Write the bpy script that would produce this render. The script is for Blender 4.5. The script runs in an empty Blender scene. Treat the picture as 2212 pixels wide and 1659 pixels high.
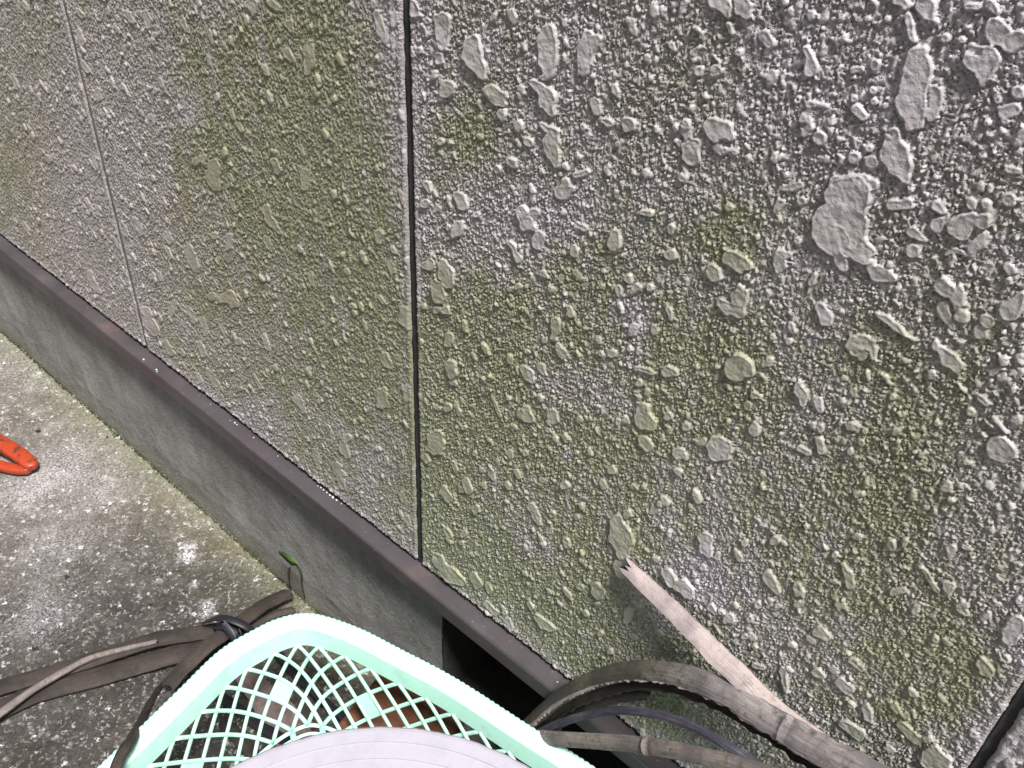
import bpy, math, numpy as np
from mathutils import Matrix, Vector

sc = bpy.context.scene
COL = sc.collection
rad = math.radians

# ------------------------------------------------------------------ camera
# x runs along the house wall, y into the wall (face at y=0), z up (ground z=0)
RC = np.array([[0.7389883, 0.44922989, -0.50208445],
               [0.67235838, -0.44443016, 0.5919595],
               [0.04278443, -0.77503183, -0.63047217]])
CP = np.array([1.18096455, -0.53177728, 1.21997610])
FPX = 2110.10578          # focal length for a 2212 x 1659 image
IW, IH = 2212.0, 1659.0
cam_d = bpy.data.cameras.new('camera')
cam = bpy.data.objects.new('camera', cam_d)
COL.objects.link(cam)
M = Matrix.Identity(4)
for r in range(3):
    M[r][0] = RC[r, 0]; M[r][1] = -RC[r, 1]; M[r][2] = -RC[r, 2]; M[r][3] = CP[r]
cam.matrix_world = M
cam_d.sensor_width = 36
cam_d.lens = FPX / IW * 36
cam_d.clip_start = 0.02
cam_d.clip_end = 200
sc.camera = cam

# ------------------------------------------------------------------ light
LDIR = Vector((0.42, -0.19, 0.86)).normalized()      # towards the light
w = bpy.data.worlds.new('World'); sc.world = w; w.use_nodes = True
nt = w.node_tree
sky = nt.nodes.new('ShaderNodeTexSky'); sky.sky_type = 'NISHITA'; sky.sun_disc = False
sky.sun_elevation = math.asin(LDIR.z); sky.sun_rotation = math.atan2(LDIR.x, LDIR.y)
sky.dust_density = 4.0; sky.air_density = 1.0
bg = nt.nodes['Background']; hs = nt.nodes.new('ShaderNodeHueSaturation'); hs.inputs['Saturation'].default_value = .22
nt.links.new(sky.outputs[0], hs.inputs['Color']); nt.links.new(hs.outputs[0], bg.inputs[0]); bg.inputs[1].default_value = 0.05
sd = bpy.data.lights.new('overcast_sun', 'SUN'); sd.energy = 5.0; sd.angle = rad(11); sd.color = (1.0, 0.975, 0.95)
so = bpy.data.objects.new('overcast_sun', sd); COL.objects.link(so)
so.rotation_euler = LDIR.to_track_quat('Z', 'Y').to_euler(); so.location = (2, -2, 4)
sc.view_settings.view_transform = 'Standard'; sc.view_settings.look = 'None'
sc.view_settings.exposure = 0.58; sc.view_settings.gamma = 1

# ------------------------------------------------------------------ helpers
def at(px, py, y=None, z=None):
    """point on the plane y=.. or z=.. that the photograph shows at (px,py) of 2212x1659"""
    d = RC @ np.array([(px - IW / 2) / FPX, (py - IH / 2) / FPX, 1.0])
    t = (y - CP[1]) / d[1] if y is not None else (z - CP[2]) / d[2]
    return CP + t * d

def mesh_obj(name, V, F, mat, parent=None, smooth=True, sharp=0):
    me = bpy.data.meshes.new(name)
    me.from_pydata([tuple(map(float, v)) for v in V], [], [tuple(map(int, f)) for f in F])
    me.materials.append(mat)
    if smooth: me.polygons.foreach_set('use_smooth', [True] * len(me.polygons))
    me.update()
    o = bpy.data.objects.new(name, me); COL.objects.link(o)
    if sharp: me.set_sharp_from_angle(angle=rad(sharp))
    if parent is not None: o.parent = parent
    return o

def tag(o, label=None, cat=None, group=None, kind=None):
    if label: o['label'] = label
    if cat: o['category'] = cat
    if group: o['group'] = group
    if kind: o['kind'] = kind
    return o

def empty(name, loc, label, cat, group=None):
    o = bpy.data.objects.new(name, None); COL.objects.link(o); o.location = loc
    o.empty_display_size = 0.05
    return tag(o, label, cat, group)

def put(o, root):
    """parent o to root and keep it where it is"""
    o.parent = root
    o.matrix_parent_inverse = Matrix.Translation(root.location).inverted()
    return o

def grid_obj(name, P, mat, parent=None, attrs=None):
    """P: (nr,nc,3) array -> smooth quad grid"""
    nr, nc = P.shape[:2]
    me = bpy.data.meshes.new(name)
    nv = nr * nc
    me.vertices.add(nv); me.vertices.foreach_set('co', P.reshape(-1).astype(np.float32))
    i = np.arange(nr - 1)[:, None] * nc + np.arange(nc - 1)[None, :]
    q = np.stack([i, i + 1, i + nc + 1, i + nc], -1).reshape(-1, 4).astype(np.int32)
    me.loops.add(q.size); me.loops.foreach_set('vertex_index', q.reshape(-1))
    me.polygons.add(len(q))
    me.polygons.foreach_set('loop_start', np.arange(len(q), dtype=np.int32) * 4)
    me.polygons.foreach_set('use_smooth', np.ones(len(q), dtype=bool))
    for k, a in (attrs or {}).items():
        at_ = me.attributes.new(k, 'FLOAT', 'POINT'); at_.data.foreach_set('value', a.reshape(-1).astype(np.float32))
    me.update(calc_edges=True); me.validate()
    me.materials.append(mat)
    o = bpy.data.objects.new(name, me); COL.objects.link(o)
    if parent is not None: o.parent = parent
    return o

def catmull(pts, n=12, closed=False):
    pts = np.array(pts, float); m = len(pts); out = []
    rng_ = range(m if closed else m - 1)
    for i in rng_:
        if closed: p0, p1, p2, p3 = (pts[(i + k) % m] for k in (-1, 0, 1, 2))
        else: p0, p1, p2, p3 = pts[max(i - 1, 0)], pts[i], pts[i + 1], pts[min(i + 2, m - 1)]
        for k in range(n):
            t = k / n
            out.append(.5 * (2 * p1 + (p2 - p0) * t + (2 * p0 - 5 * p1 + 4 * p2 - p3) * t * t + (3 * p1 - p0 - 3 * p2 + p3) * t ** 3))
    if not closed: out.append(pts[-1])
    return np.array(out)

def resample(P, step, closed=False):
    Q = np.vstack([P, P[:1]]) if closed else P
    s = np.r_[0, np.cumsum(np.linalg.norm(np.diff(Q, axis=0), axis=1))]
    n = max(2, int(round(s[-1] / step)))
    t = np.linspace(0, s[-1], n + 1)
    if closed: t = t[:-1]
    return np.stack([np.interp(t, s, Q[:, k]) for k in range(Q.shape[1])], 1)

def sweep(path, profile, up=(0, 0, 1), closed=False, cap=True, scale=None, twist=None):
    """profile: (m,2) or function(i,n)->(m,2); u = side, v = normal. returns V, F"""
    P = np.array(path, float); n = len(P)
    if closed: T = np.roll(P, -1, 0) - np.roll(P, 1, 0)
    else: T = np.gradient(P, axis=0)
    T /= np.linalg.norm(T, axis=1)[:, None]
    U = np.array(up, float); U = np.broadcast_to(U, P.shape)
    S = np.cross(T, U); S /= np.linalg.norm(S, axis=1)[:, None]
    N = np.cross(S, T)
    V = []; F = []
    for i in range(n):
        pr = np.array(profile(i, n) if callable(profile) else profile, float)
        if scale is not None: pr = pr * scale[i]
        s_, n_ = S[i], N[i]
        if twist is not None:
            c, d = math.cos(twist[i]), math.sin(twist[i])
            s_, n_ = c * S[i] + d * N[i], c * N[i] - d * S[i]
        m = len(pr)
        V.append(P[i] + pr[:, :1] * s_ + pr[:, 1:] * n_)
    V = np.concatenate(V)
    for i in range(n if closed else n - 1):
        a = i * m; b = ((i + 1) % n) * m
        for k in range(m):
            k2 = (k + 1) % m
            F.append((a + k, a + k2, b + k2, b + k))
    if cap and not closed:
        F.append(tuple(range(m))[::-1]); F.append(tuple(range((n - 1) * m, n * m)))
    return V, F

class MB:
    def __init__(s): s.V = []; s.F = []; s.n = 0
    def add(s, V, F):
        s.V.append(np.array(V, float)); s.F += [tuple(int(i) + s.n for i in f) for f in F]; s.n += len(V)
    def obj(s, name, mat, parent=None, smooth=True):
        return mesh_obj(name, np.concatenate(s.V), s.F, mat, parent, smooth)

def ngon(r, k=8, ry=None):
    a = np.arange(k) * 2 * math.pi / k
    return np.stack([np.cos(a) * r, np.sin(a) * (ry or r)], 1)

def vnoise(nr, nc, cr, cc, rng):
    """smooth value noise, cell size cr x cc samples"""
    gr, gc = int(nr / cr) + 3, int(nc / cc) + 3
    G = rng.standard_normal((gr, gc))
    r = np.arange(nr) / cr + rng.random(); c = np.arange(nc) / cc + rng.random()
    r0 = r.astype(int); c0 = c.astype(int)
    fr = r - r0; fc = c - c0
    fr = fr * fr * (3 - 2 * fr); fc = fc * fc * (3 - 2 * fc)
    A = G[r0]; B = G[r0 + 1] if r0.max() + 1 < gr else G[np.minimum(r0 + 1, gr - 1)]
    L = A * (1 - fr)[:, None] + B * fr[:, None]
    c1 = np.minimum(c0 + 1, gc - 1); c0 = np.minimum(c0, gc - 1)
    return L[:, c0] * (1 - fc) + L[:, c1] * fc

# ------------------------------------------------------------------ materials
def new_mat(name, rough=0.7, spec=0.4):
    m = bpy.data.materials.new(name); m.use_nodes = True
    n = m.node_tree.nodes; b = n['Principled BSDF']
    b.inputs['Roughness'].default_value = rough
    b.inputs['Specular IOR Level'].default_value = spec
    return m, m.node_tree, b

def N(nt, t, **kw):
    n = nt.nodes.new(t)
    for k, v in kw.items():
        if k.startswith('i_'):
            n.inputs[k[2:].replace('_', ' ')].default_value = v
        else: setattr(n, k, v)
    return n

def ramp(nt, src, stops, interp='LINEAR'):
    r = nt.nodes.new('ShaderNodeValToRGB'); r.color_ramp.interpolation = interp
    el = r.color_ramp.elements
    while len(el) < len(stops): el.new(0.5)
    for e, (p, c) in zip(el, stops):
        e.position = p; e.color = (c, c, c, 1) if not hasattr(c, '__len__') else (*c, 1)
    nt.links.new(src, r.inputs[0]); return r.outputs[0]

def mixc(nt, fac, a, b, mode='MIX'):
    m = nt.nodes.new('ShaderNodeMix'); m.data_type = 'RGBA'; m.blend_type = mode
    for i, v in ((0, fac), (6, a), (7, b)):
        if hasattr(v, 'is_output'): nt.links.new(v, m.inputs[i])
        elif hasattr(v, '__len__'): m.inputs[i].default_value = (*v, 1) if len(v) == 3 else v
        else: m.inputs[i].default_value = v if i == 0 else (v, v, v, 1)
    return m.outputs[2]

def math_(nt, op, a, b=0.5, clamp=False):
    m = nt.nodes.new('ShaderNodeMath'); m.operation = op; m.use_clamp = clamp
    for sock, v in ((m.inputs[0], a), (m.inputs[1], b)):
        if hasattr(v, 'is_output'): nt.links.new(v, sock)
        else: sock.default_value = v
    return m.outputs[0]

def coords(nt, scale=(1, 1, 1)):
    tc = nt.nodes.new('ShaderNodeNewGeometry')
    mp = nt.nodes.new('ShaderNodeMapping'); mp.inputs['Scale'].default_value = scale
    nt.links.new(tc.outputs['Position'], mp.inputs[0]); return mp.outputs[0]

def noise(nt, co, scale, detail=4, rough=0.55):
    n = N(nt, 'ShaderNodeTexNoise'); n.inputs['Scale'].default_value = scale
    n.inputs['Detail'].default_value = detail; n.inputs['Roughness'].default_value = rough
    nt.links.new(co, n.inputs['Vector']); return n.outputs['Fac']

def bump(nt, b, h, dist=0.001, strength=1.0, prev=None):
    bp = nt.nodes.new('ShaderNodeBump'); bp.inputs['Distance'].default_value = dist
    bp.inputs['Strength'].default_value = strength
    nt.links.new(h, bp.inputs['Height'])
    if prev is not None: nt.links.new(prev, bp.inputs['Normal'])
    nt.links.new(bp.outputs[0], b.inputs['Normal']); return bp.outputs[0]

def attr(nt, name):
    a = nt.nodes.new('ShaderNodeAttribute'); a.attribute_name = name; return a.outputs['Fac']

def wall_material():
    m, nt, b = new_mat('wall_paint', 0.45, 0.5)
    co = coords(nt)
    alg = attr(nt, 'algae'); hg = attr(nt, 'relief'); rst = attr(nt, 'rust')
    n1 = noise(nt, co, 9, 5); n2 = noise(nt, co, 160, 4, .6); n3 = noise(nt, co, 40, 5, .65)
    sx = nt.nodes.new('ShaderNodeSeparateXYZ'); nt.links.new(co, sx.inputs[0])
    gx_ = math_(nt, 'ADD', math_(nt, 'MULTIPLY', n1, .9), math_(nt, 'MULTIPLY', sx.outputs[0], .35))
    grey = ramp(nt, gx_, [(0.3, (.44, .405, .375)), (0.55, (.47, .435, .43)), (0.85, (.50, .465, .49))])
    grey = mixc(nt, ramp(nt, n3, [(.42, 0.), (.62, .55)]), grey, (.31, .285, .27))
    green = ramp(nt, n3, [(0.3, (.195, .205, .10)), (0.55, (.27, .275, .16)), (0.75, (.35, .35, .235))])
    af = math_(nt, 'MULTIPLY', alg, ramp(nt, n3, [(.25, .55), (.7, 1.0)]), True)
    af = math_(nt, 'MULTIPLY', af, ramp(nt, hg, [(.0, 1.), (.9, .9)]), True)
    c = mixc(nt, af, grey, green)
    c = mixc(nt, rst, c, (.42, .27, .15))
    dirt_shade = ramp(nt, hg, [(0.0, .42), (.12, .29), (.42, .0)])  # darker recesses: mostly relief shading painted into the colour, plus some grime
    c = mixc(nt, dirt_shade, c, mixc(nt, alg, (.12, .105, .09), (.085, .105, .035)))
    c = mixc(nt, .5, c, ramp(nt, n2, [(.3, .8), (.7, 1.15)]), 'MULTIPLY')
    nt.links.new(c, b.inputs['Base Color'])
    v = N(nt, 'ShaderNodeTexVoronoi', i_Scale=520.0); nt.links.new(co, v.inputs['Vector'])
    g = ramp(nt, v.outputs['Distance'], [(0.0, 1.), (.45, .0)])
    g = math_(nt, 'MULTIPLY', g, ramp(nt, hg, [(.12, 1.), (.45, .12)]))
    k = bump(nt, b, g, .0011, 1.0)
    bump(nt, b, noise(nt, co, 300, 5, .7), .0007, .8, k)
    return m

def stone_mat(name, stops, scale, rough=.85, bdist=.001, bscale=350, streak=(1, 1, 1)):
    m, nt, b = new_mat(name, rough, .3)
    co = coords(nt, streak)
    c = ramp(nt, noise(nt, co, scale, 6, .6), stops)
    nt.links.new(c, b.inputs['Base Color'])
    bump(nt, b, noise(nt, co, bscale, 5, .7), bdist, .8)
    return m

def ground_material():
    m, nt, b = new_mat('weathered_concrete', .85, .3)
    co = coords(nt)
    big = noise(nt, co, 4.5, 5, .6); med = noise(nt, co, 16, 9, .78); tint = noise(nt, co, 9, 5, .6)
    wet = attr(nt, 'damp'); moss = attr(nt, 'moss')
    base = ramp(nt, med, [(.32, (.075, .064, .053)), (.5, (.145, .13, .115)), (.68, (.29, .27, .26))])
    dark = ramp(nt, med, [(.32, (.022, .02, .018)), (.5, (.045, .041, .036)), (.7, (.10, .092, .082))])
    c = mixc(nt, math_(nt, 'ADD', wet, math_(nt, 'MULTIPLY', math_(nt, 'SUBTRACT', big, .5), 1.6), True), base, dark)
    c = mixc(nt, math_(nt, 'MULTIPLY', moss, .7), c, (.21, .21, .13))
    c = mixc(nt, ramp(nt, tint, [(.50, 0.), (.66, .5)]), c, mixc(nt, 1.0, c, (1.0, .84, .68), 'MULTIPLY'))
    gr = noise(nt, co, 300, 4, .75)
    c = mixc(nt, .8, c, ramp(nt, gr, [(.32, .45), (.5, .95), (.66, 1.6)]), 'MULTIPLY')
    wht = attr(nt, 'bleach')
    c = mixc(nt, math_(nt, 'MULTIPLY', wht, ramp(nt, gr, [(.42, 0.), (.55, 1.)]), True), c, (.72, .70, .74))
    # aggregate grains
    v = N(nt, 'ShaderNodeTexVoronoi', i_Scale=240.0)
    nz_ = N(nt, 'ShaderNodeTexNoise', i_Scale=180.0); nt.links.new(co, nz_.inputs['Vector'])
    vm = nt.nodes.new('ShaderNodeVectorMath'); vm.operation = 'MULTIPLY_ADD'; vm.inputs[1].default_value = (.012, .012, .012)
    nt.links.new(nz_.outputs['Color'], vm.inputs[0]); nt.links.new(co, vm.inputs[2]); nt.links.new(vm.outputs[0], v.inputs['Vector'])
    cell = N(nt, 'ShaderNodeSeparateColor'); nt.links.new(v.outputs['Color'], cell.inputs[0])
    lite = math_(nt, 'MULTIPLY', ramp(nt, cell.outputs[0], [(.62, 0.), (.85, .65)]), ramp(nt, noise(nt, co, 60, 3), [(.42, .1), (.6, 1.)]))
    drk = ramp(nt, cell.outputs[1], [(.66, 0.), (.74, .6)])
    near = ramp(nt, v.outputs['Distance'], [(.30, 1.), (.75, .0)])
    c = mixc(nt, math_(nt, 'MULTIPLY', lite, near), c, mixc(nt, .62, c, (.75, .73, .72)))
    c = mixc(nt, math_(nt, 'MULTIPLY', drk, near), c, mixc(nt, .7, c, (.05, .045, .04)))
    v2 = N(nt, 'ShaderNodeTexVoronoi', i_Scale=95.0); nt.links.new(co, v2.inputs['Vector'])
    c2 = N(nt, 'ShaderNodeSeparateColor'); nt.links.new(v2.outputs['Color'], c2.inputs[0])
    wf = math_(nt, 'MULTIPLY', ramp(nt, c2.outputs[0], [(.90, 0.), (.93, .8)]), ramp(nt, v2.outputs['Distance'], [(.2, 1.), (.5, 0.)]))
    c = mixc(nt, math_(nt, 'MULTIPLY', wf, ramp(nt, noise(nt, co, 300, 3), [(.45, 0.), (.55, 1.)])), c, (.72, .70, .70))
    nt.links.new(c, b.inputs['Base Color'])
    k = bump(nt, b, noise(nt, co, 420, 5, .7), .0012, 1.0)
    bump(nt, b, v.outputs['Distance'], .0012, .7, k)
    return m

def bamboo_material(name, cols, dark=.5):
    m, nt, b = new_mat(name, .7, .3)
    uv = nt.nodes.new('ShaderNodeUVMap')
    mp = nt.nodes.new('ShaderNodeMapping'); mp.inputs['Scale'].default_value = (22, 620, 1)
    nt.links.new(uv.outputs[0], mp.inputs[0])
    fib = noise(nt, mp.outputs[0], 1.0, 7, .8)
    co = coords(nt)
    spots = noise(nt, co, 130, 5, .7); big = noise(nt, co, 22, 4, .6)
    c = ramp(nt, fib, [(.22, cols[0]), (.5, cols[1]), (.78, cols[2])])
    c = mixc(nt, ramp(nt, spots, [(.5, 0.), (.68, dark)]), c, (.06, .05, .045))
    c = mixc(nt, ramp(nt, big, [(.42, 0.), (.60, .7)]), c, tuple(k_ * x for k_, x in zip((.42, .42, .50), cols[1])))
    nt.links.new(c, b.inputs['Base Color'])
    k = bump(nt, b, fib, .0012, 1.0)
    bump(nt, b, spots, .0006, .8, k)
    return m

def culm_material():
    m = bamboo_material('mossy_culm', ((.07, .058, .055), (.22, .195, .185), (.44, .40, .40)), .9)
    nt = m.node_tree; b = nt.nodes['Principled BSDF']
    src = b.inputs['Base Color'].links[0].from_socket
    co = coords(nt); sx = nt.nodes.new('ShaderNodeSeparateXYZ'); nt.links.new(co, sx.inputs[0])
    mo = math_(nt, 'ADD', sx.outputs[0], math_(nt, 'MULTIPLY', noise(nt, co, 25, 4), .16))
    f = nt.nodes.new('ShaderNodeMapRange'); f.inputs['From Min'].default_value = 1.10; f.inputs['From Max'].default_value = 1.01
    f.inputs['To Min'].default_value = 0; f.inputs['To Max'].default_value = .85
    nt.links.new(mo, f.inputs[0])
    c = mixc(nt, f.outputs[0], src, mixc(nt, 1.0, src, (.42, .43, .30), 'MULTIPLY'))
    nt.links.new(c, b.inputs['Base Color'])
    return m

def plastic_mat(name, col, rough=.35, dirt_shade=.15, coat=0.0, sss=0.0):
    m, nt, b = new_mat(name, rough, .5)
    co = coords(nt)
    d = noise(nt, co, 35, 6, .7)
    c = mixc(nt, ramp(nt, d, [(.5, 0.), (.8, dirt_shade)]), col, tuple(x * .45 for x in col))
    nt.links.new(c, b.inputs['Base Color'])
    r = ramp(nt, noise(nt, co, 60, 4), [(.3, rough - .08), (.7, rough + .12)])
    nt.links.new(r, b.inputs['Roughness'])
    bump(nt, b, noise(nt, co, 90, 4), .0004, .5)
    return m

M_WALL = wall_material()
M_SEAL = stone_mat('black_sealant', [(.3, (.02, .019, .02)), (.7, (.055, .052, .052))], 60, .6)
M_SEALP = stone_mat('painted_sealant', [(.3, (.11, .10, .09)), (.7, (.2, .18, .17))], 60, .6)
def flash_material():
    m, nt, b = new_mat('brown_coated_steel', .42, .5)
    co = coords(nt)
    c = ramp(nt, noise(nt, co, 14, 5, .6), [(.3, (.048, .040, .043)), (.55, (.066, .057, .061)), (.75, (.095, .086, .091))])
    r = math_(nt, 'MULTIPLY', ramp(nt, noise(nt, co, 7, 4), [(.56, 0.), (.66, .6)]), ramp(nt, noise(nt, co, 90, 5, .7), [(.4, .2), (.6, 1.)]))
    c = mixc(nt, r, c, (.12, .06, .045))
    s = ramp(nt, noise(nt, co, 240, 3, .6), [(.70, 0.), (.74, .8)])
    c = mixc(nt, s, c, (.35, .33, .33))
    nt.links.new(c, b.inputs['Base Color'])
    bump(nt, b, noise(nt, co, 120, 4, .6), .0004, .7)
    return m
M_FLASH = flash_material()
def found_material():
    m, nt, b = new_mat('foundation_mortar', .8, .3)
    co = coords(nt); st = coords(nt, (1, 1, .25))
    c = ramp(nt, noise(nt, co, 10, 6, .6), [(.3, (.19, .185, .172)), (.5, (.265, .262, .25)), (.7, (.34, .34, .328))])
    c = mixc(nt, ramp(nt, noise(nt, st, 40, 5), [(.45, 0.), (.7, .45)]), c, (.15, .15, .125))
    low = attr(nt, 'damp')
    c = mixc(nt, low, c, (.10, .10, .065))
    sp = ramp(nt, noise(nt, co, 330, 4, .7), [(.56, 0.), (.68, .75)])
    pit = ramp(nt, noise(nt, co, 230, 5, .75), [(.34, .7), (.44, 0.)])
    c = mixc(nt, pit, c, (.09, .09, .08))
    c = mixc(nt, sp, c, (.42, .43, .43))
    nt.links.new(c, b.inputs['Base Color'])
    k = bump(nt, b, noise(nt, co, 260, 6, .7), .0022, 1.0)
    bump(nt, b, noise(nt, co, 60, 5, .7), .004, .8, k)
    return m
M_FOUND = found_material()
M_VOID = stone_mat('vent_interior', [(.3, (.025, .024, .02)), (.7, (.05, .05, .04))], 30, .9)
M_GROUND = ground_material()
M_MINT = plastic_mat('mint_plastic', (.50, .84, .70), .55, .45)
M_LID = plastic_mat('white_plastic', (.37, .355, .41), .5, .3)
M_BAM = bamboo_material('weathered_bamboo', ((.09, .075, .065), (.22, .185, .165), (.40, .35, .33)), .8)
M_BAMP = bamboo_material('pale_bamboo', ((.33, .26, .24), (.47, .39, .37), (.58, .50, .48)), .35)
M_BAMG = culm_material()
M_BAMD = bamboo_material('dark_bamboo', ((.016, .012, .010), (.042, .033, .027), (.11, .088, .07)), .7)
M_BLACK = plastic_mat('black_band', (.014, .014, .02), .4, .3)
M_BLACKW = bamboo_material('worn_black_band', ((.02, .018, .025), (.06, .055, .075), (.26, .24, .30)), .3)
M_BRICK = stone_mat('brown_clay', [(.3, (.085, .035, .02)), (.55, (.14, .055, .03)), (.75, (.10, .065, .03))], 25, .8)
M_LEAF = stone_mat('weed_leaf', [(.3, (.025, .055, .010)), (.7, (.07, .115, .028))], 60, .5, .0004)
M_MOSS = stone_mat('dark_moss', [(.3, (.018, .018, .010)), (.6, (.04, .045, .018)), (.8, (.08, .085, .03))], 120, .95)
def red_material():
    m, nt, b = new_mat('scuffed_red_paint', .4, .5)
    co = coords(nt)
    n_ = noise(nt, co, 70, 6, .7)
    c = mixc(nt, ramp(nt, n_, [(.53, 0.), (.60, .9)]), (.34, .042, .013), (.07, .03, .022))
    nt.links.new(c, b.inputs['Base Color']); bump(nt, b, n_, .0006, .6)
    return m
M_RED = red_material()
M_BOARD = bamboo_material('rotten_board', ((.13, .09, .08), (.27, .20, .18), (.42, .33, .30)), .7)
M_CRUMB = stone_mat('dry_crumbs', [(.3, (.012, .010, .008)), (.7, (.04, .032, .024))], 90, .9)
M_SPECK = stone_mat('paint_drops', [(.3, (.5, .48, .5)), (.7, (.7, .68, .7))], 60, .5, .0003)

# ------------------------------------------------------------------ ground
rng = np.random.default_rng(5)
def axis(a, b, fa, fb, fine, coarse_n=14, far=30.):
    mid = np.arange(fa, fb + 1e-6, fine)
    g = np.geomspace(fine, far, coarse_n)
    return np.r_[fa - g[::-1], mid, fb + g]
gx = axis(0, 0, -1.1, 1.6, .005); gy = -axis(0, 0, -.2, 1.0, .005)[::-1]
X, Y = np.meshgrid(gx, gy)
nz = vnoise(*X.shape, 14, 14, rng) * .0009 + vnoise(*X.shape, 4, 4, rng) * .0004
nz[(np.abs(X) > 2) | (Y < -1.5)] = 0
damp = np.clip((X - Y * .42 + .05) / .30, 0, 1) * 1.05
damp += np.exp(-((X + .16) ** 2 + (Y + .33) ** 2) / .02) * .2
damp -= np.exp(-((X + .22) ** 2 / .05 + (Y + .10) ** 2 / .006)) * .5
moss = np.exp(-np.abs(Y + .01) / .038) * .8
bleach = np.zeros(X.shape)
for (px, py, r, k) in [(404, 1200, .012, 1.), (408, 1180, .010, .8), (449, 1308, .009, 1.), (443, 1325, .007, .8), (340, 1252, .004, 1.), (120, 1180, .06, .18), (40, 1060, .06, .25), (150, 1010, .06, .25), (230, 1060, .04, .2), (60, 800, .06, .15), (90, 1330, .05, .25), (420, 1262, .006, .6)]:
    p = at(px, py, z=0); bleach += k * np.exp(-((X - p[0]) ** 2 + (Y - p[1]) ** 2) / r ** 2)
grd = grid_obj('ground', np.stack([X, Y, nz - .001], -1), M_GROUND, attrs={'damp': damp, 'moss': moss, 'bleach': bleach})
tag(grd, kind='structure')

# ------------------------------------------------------------------ house wall
house = empty('house_wall', (0.3, 0, 0), 'pale rough stucco panelled house wall with green algae above a grey foundation', 'wall')
Hinv = RC.T
def to_px(x, z):
    dx, dy, dz = x - CP[0], 0 - CP[1], z - CP[2]
    a = Hinv[0, 0] * dx + Hinv[0, 1] * dy + Hinv[0, 2] * dz
    b = Hinv[1, 0] * dx + Hinv[1, 1] * dy + Hinv[1, 2] * dz
    c = Hinv[2, 0] * dx + Hinv[2, 1] * dy + Hinv[2, 2] * dz
    return IW / 2 + FPX * a / c, IH / 2 + FPX * b / c

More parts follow.
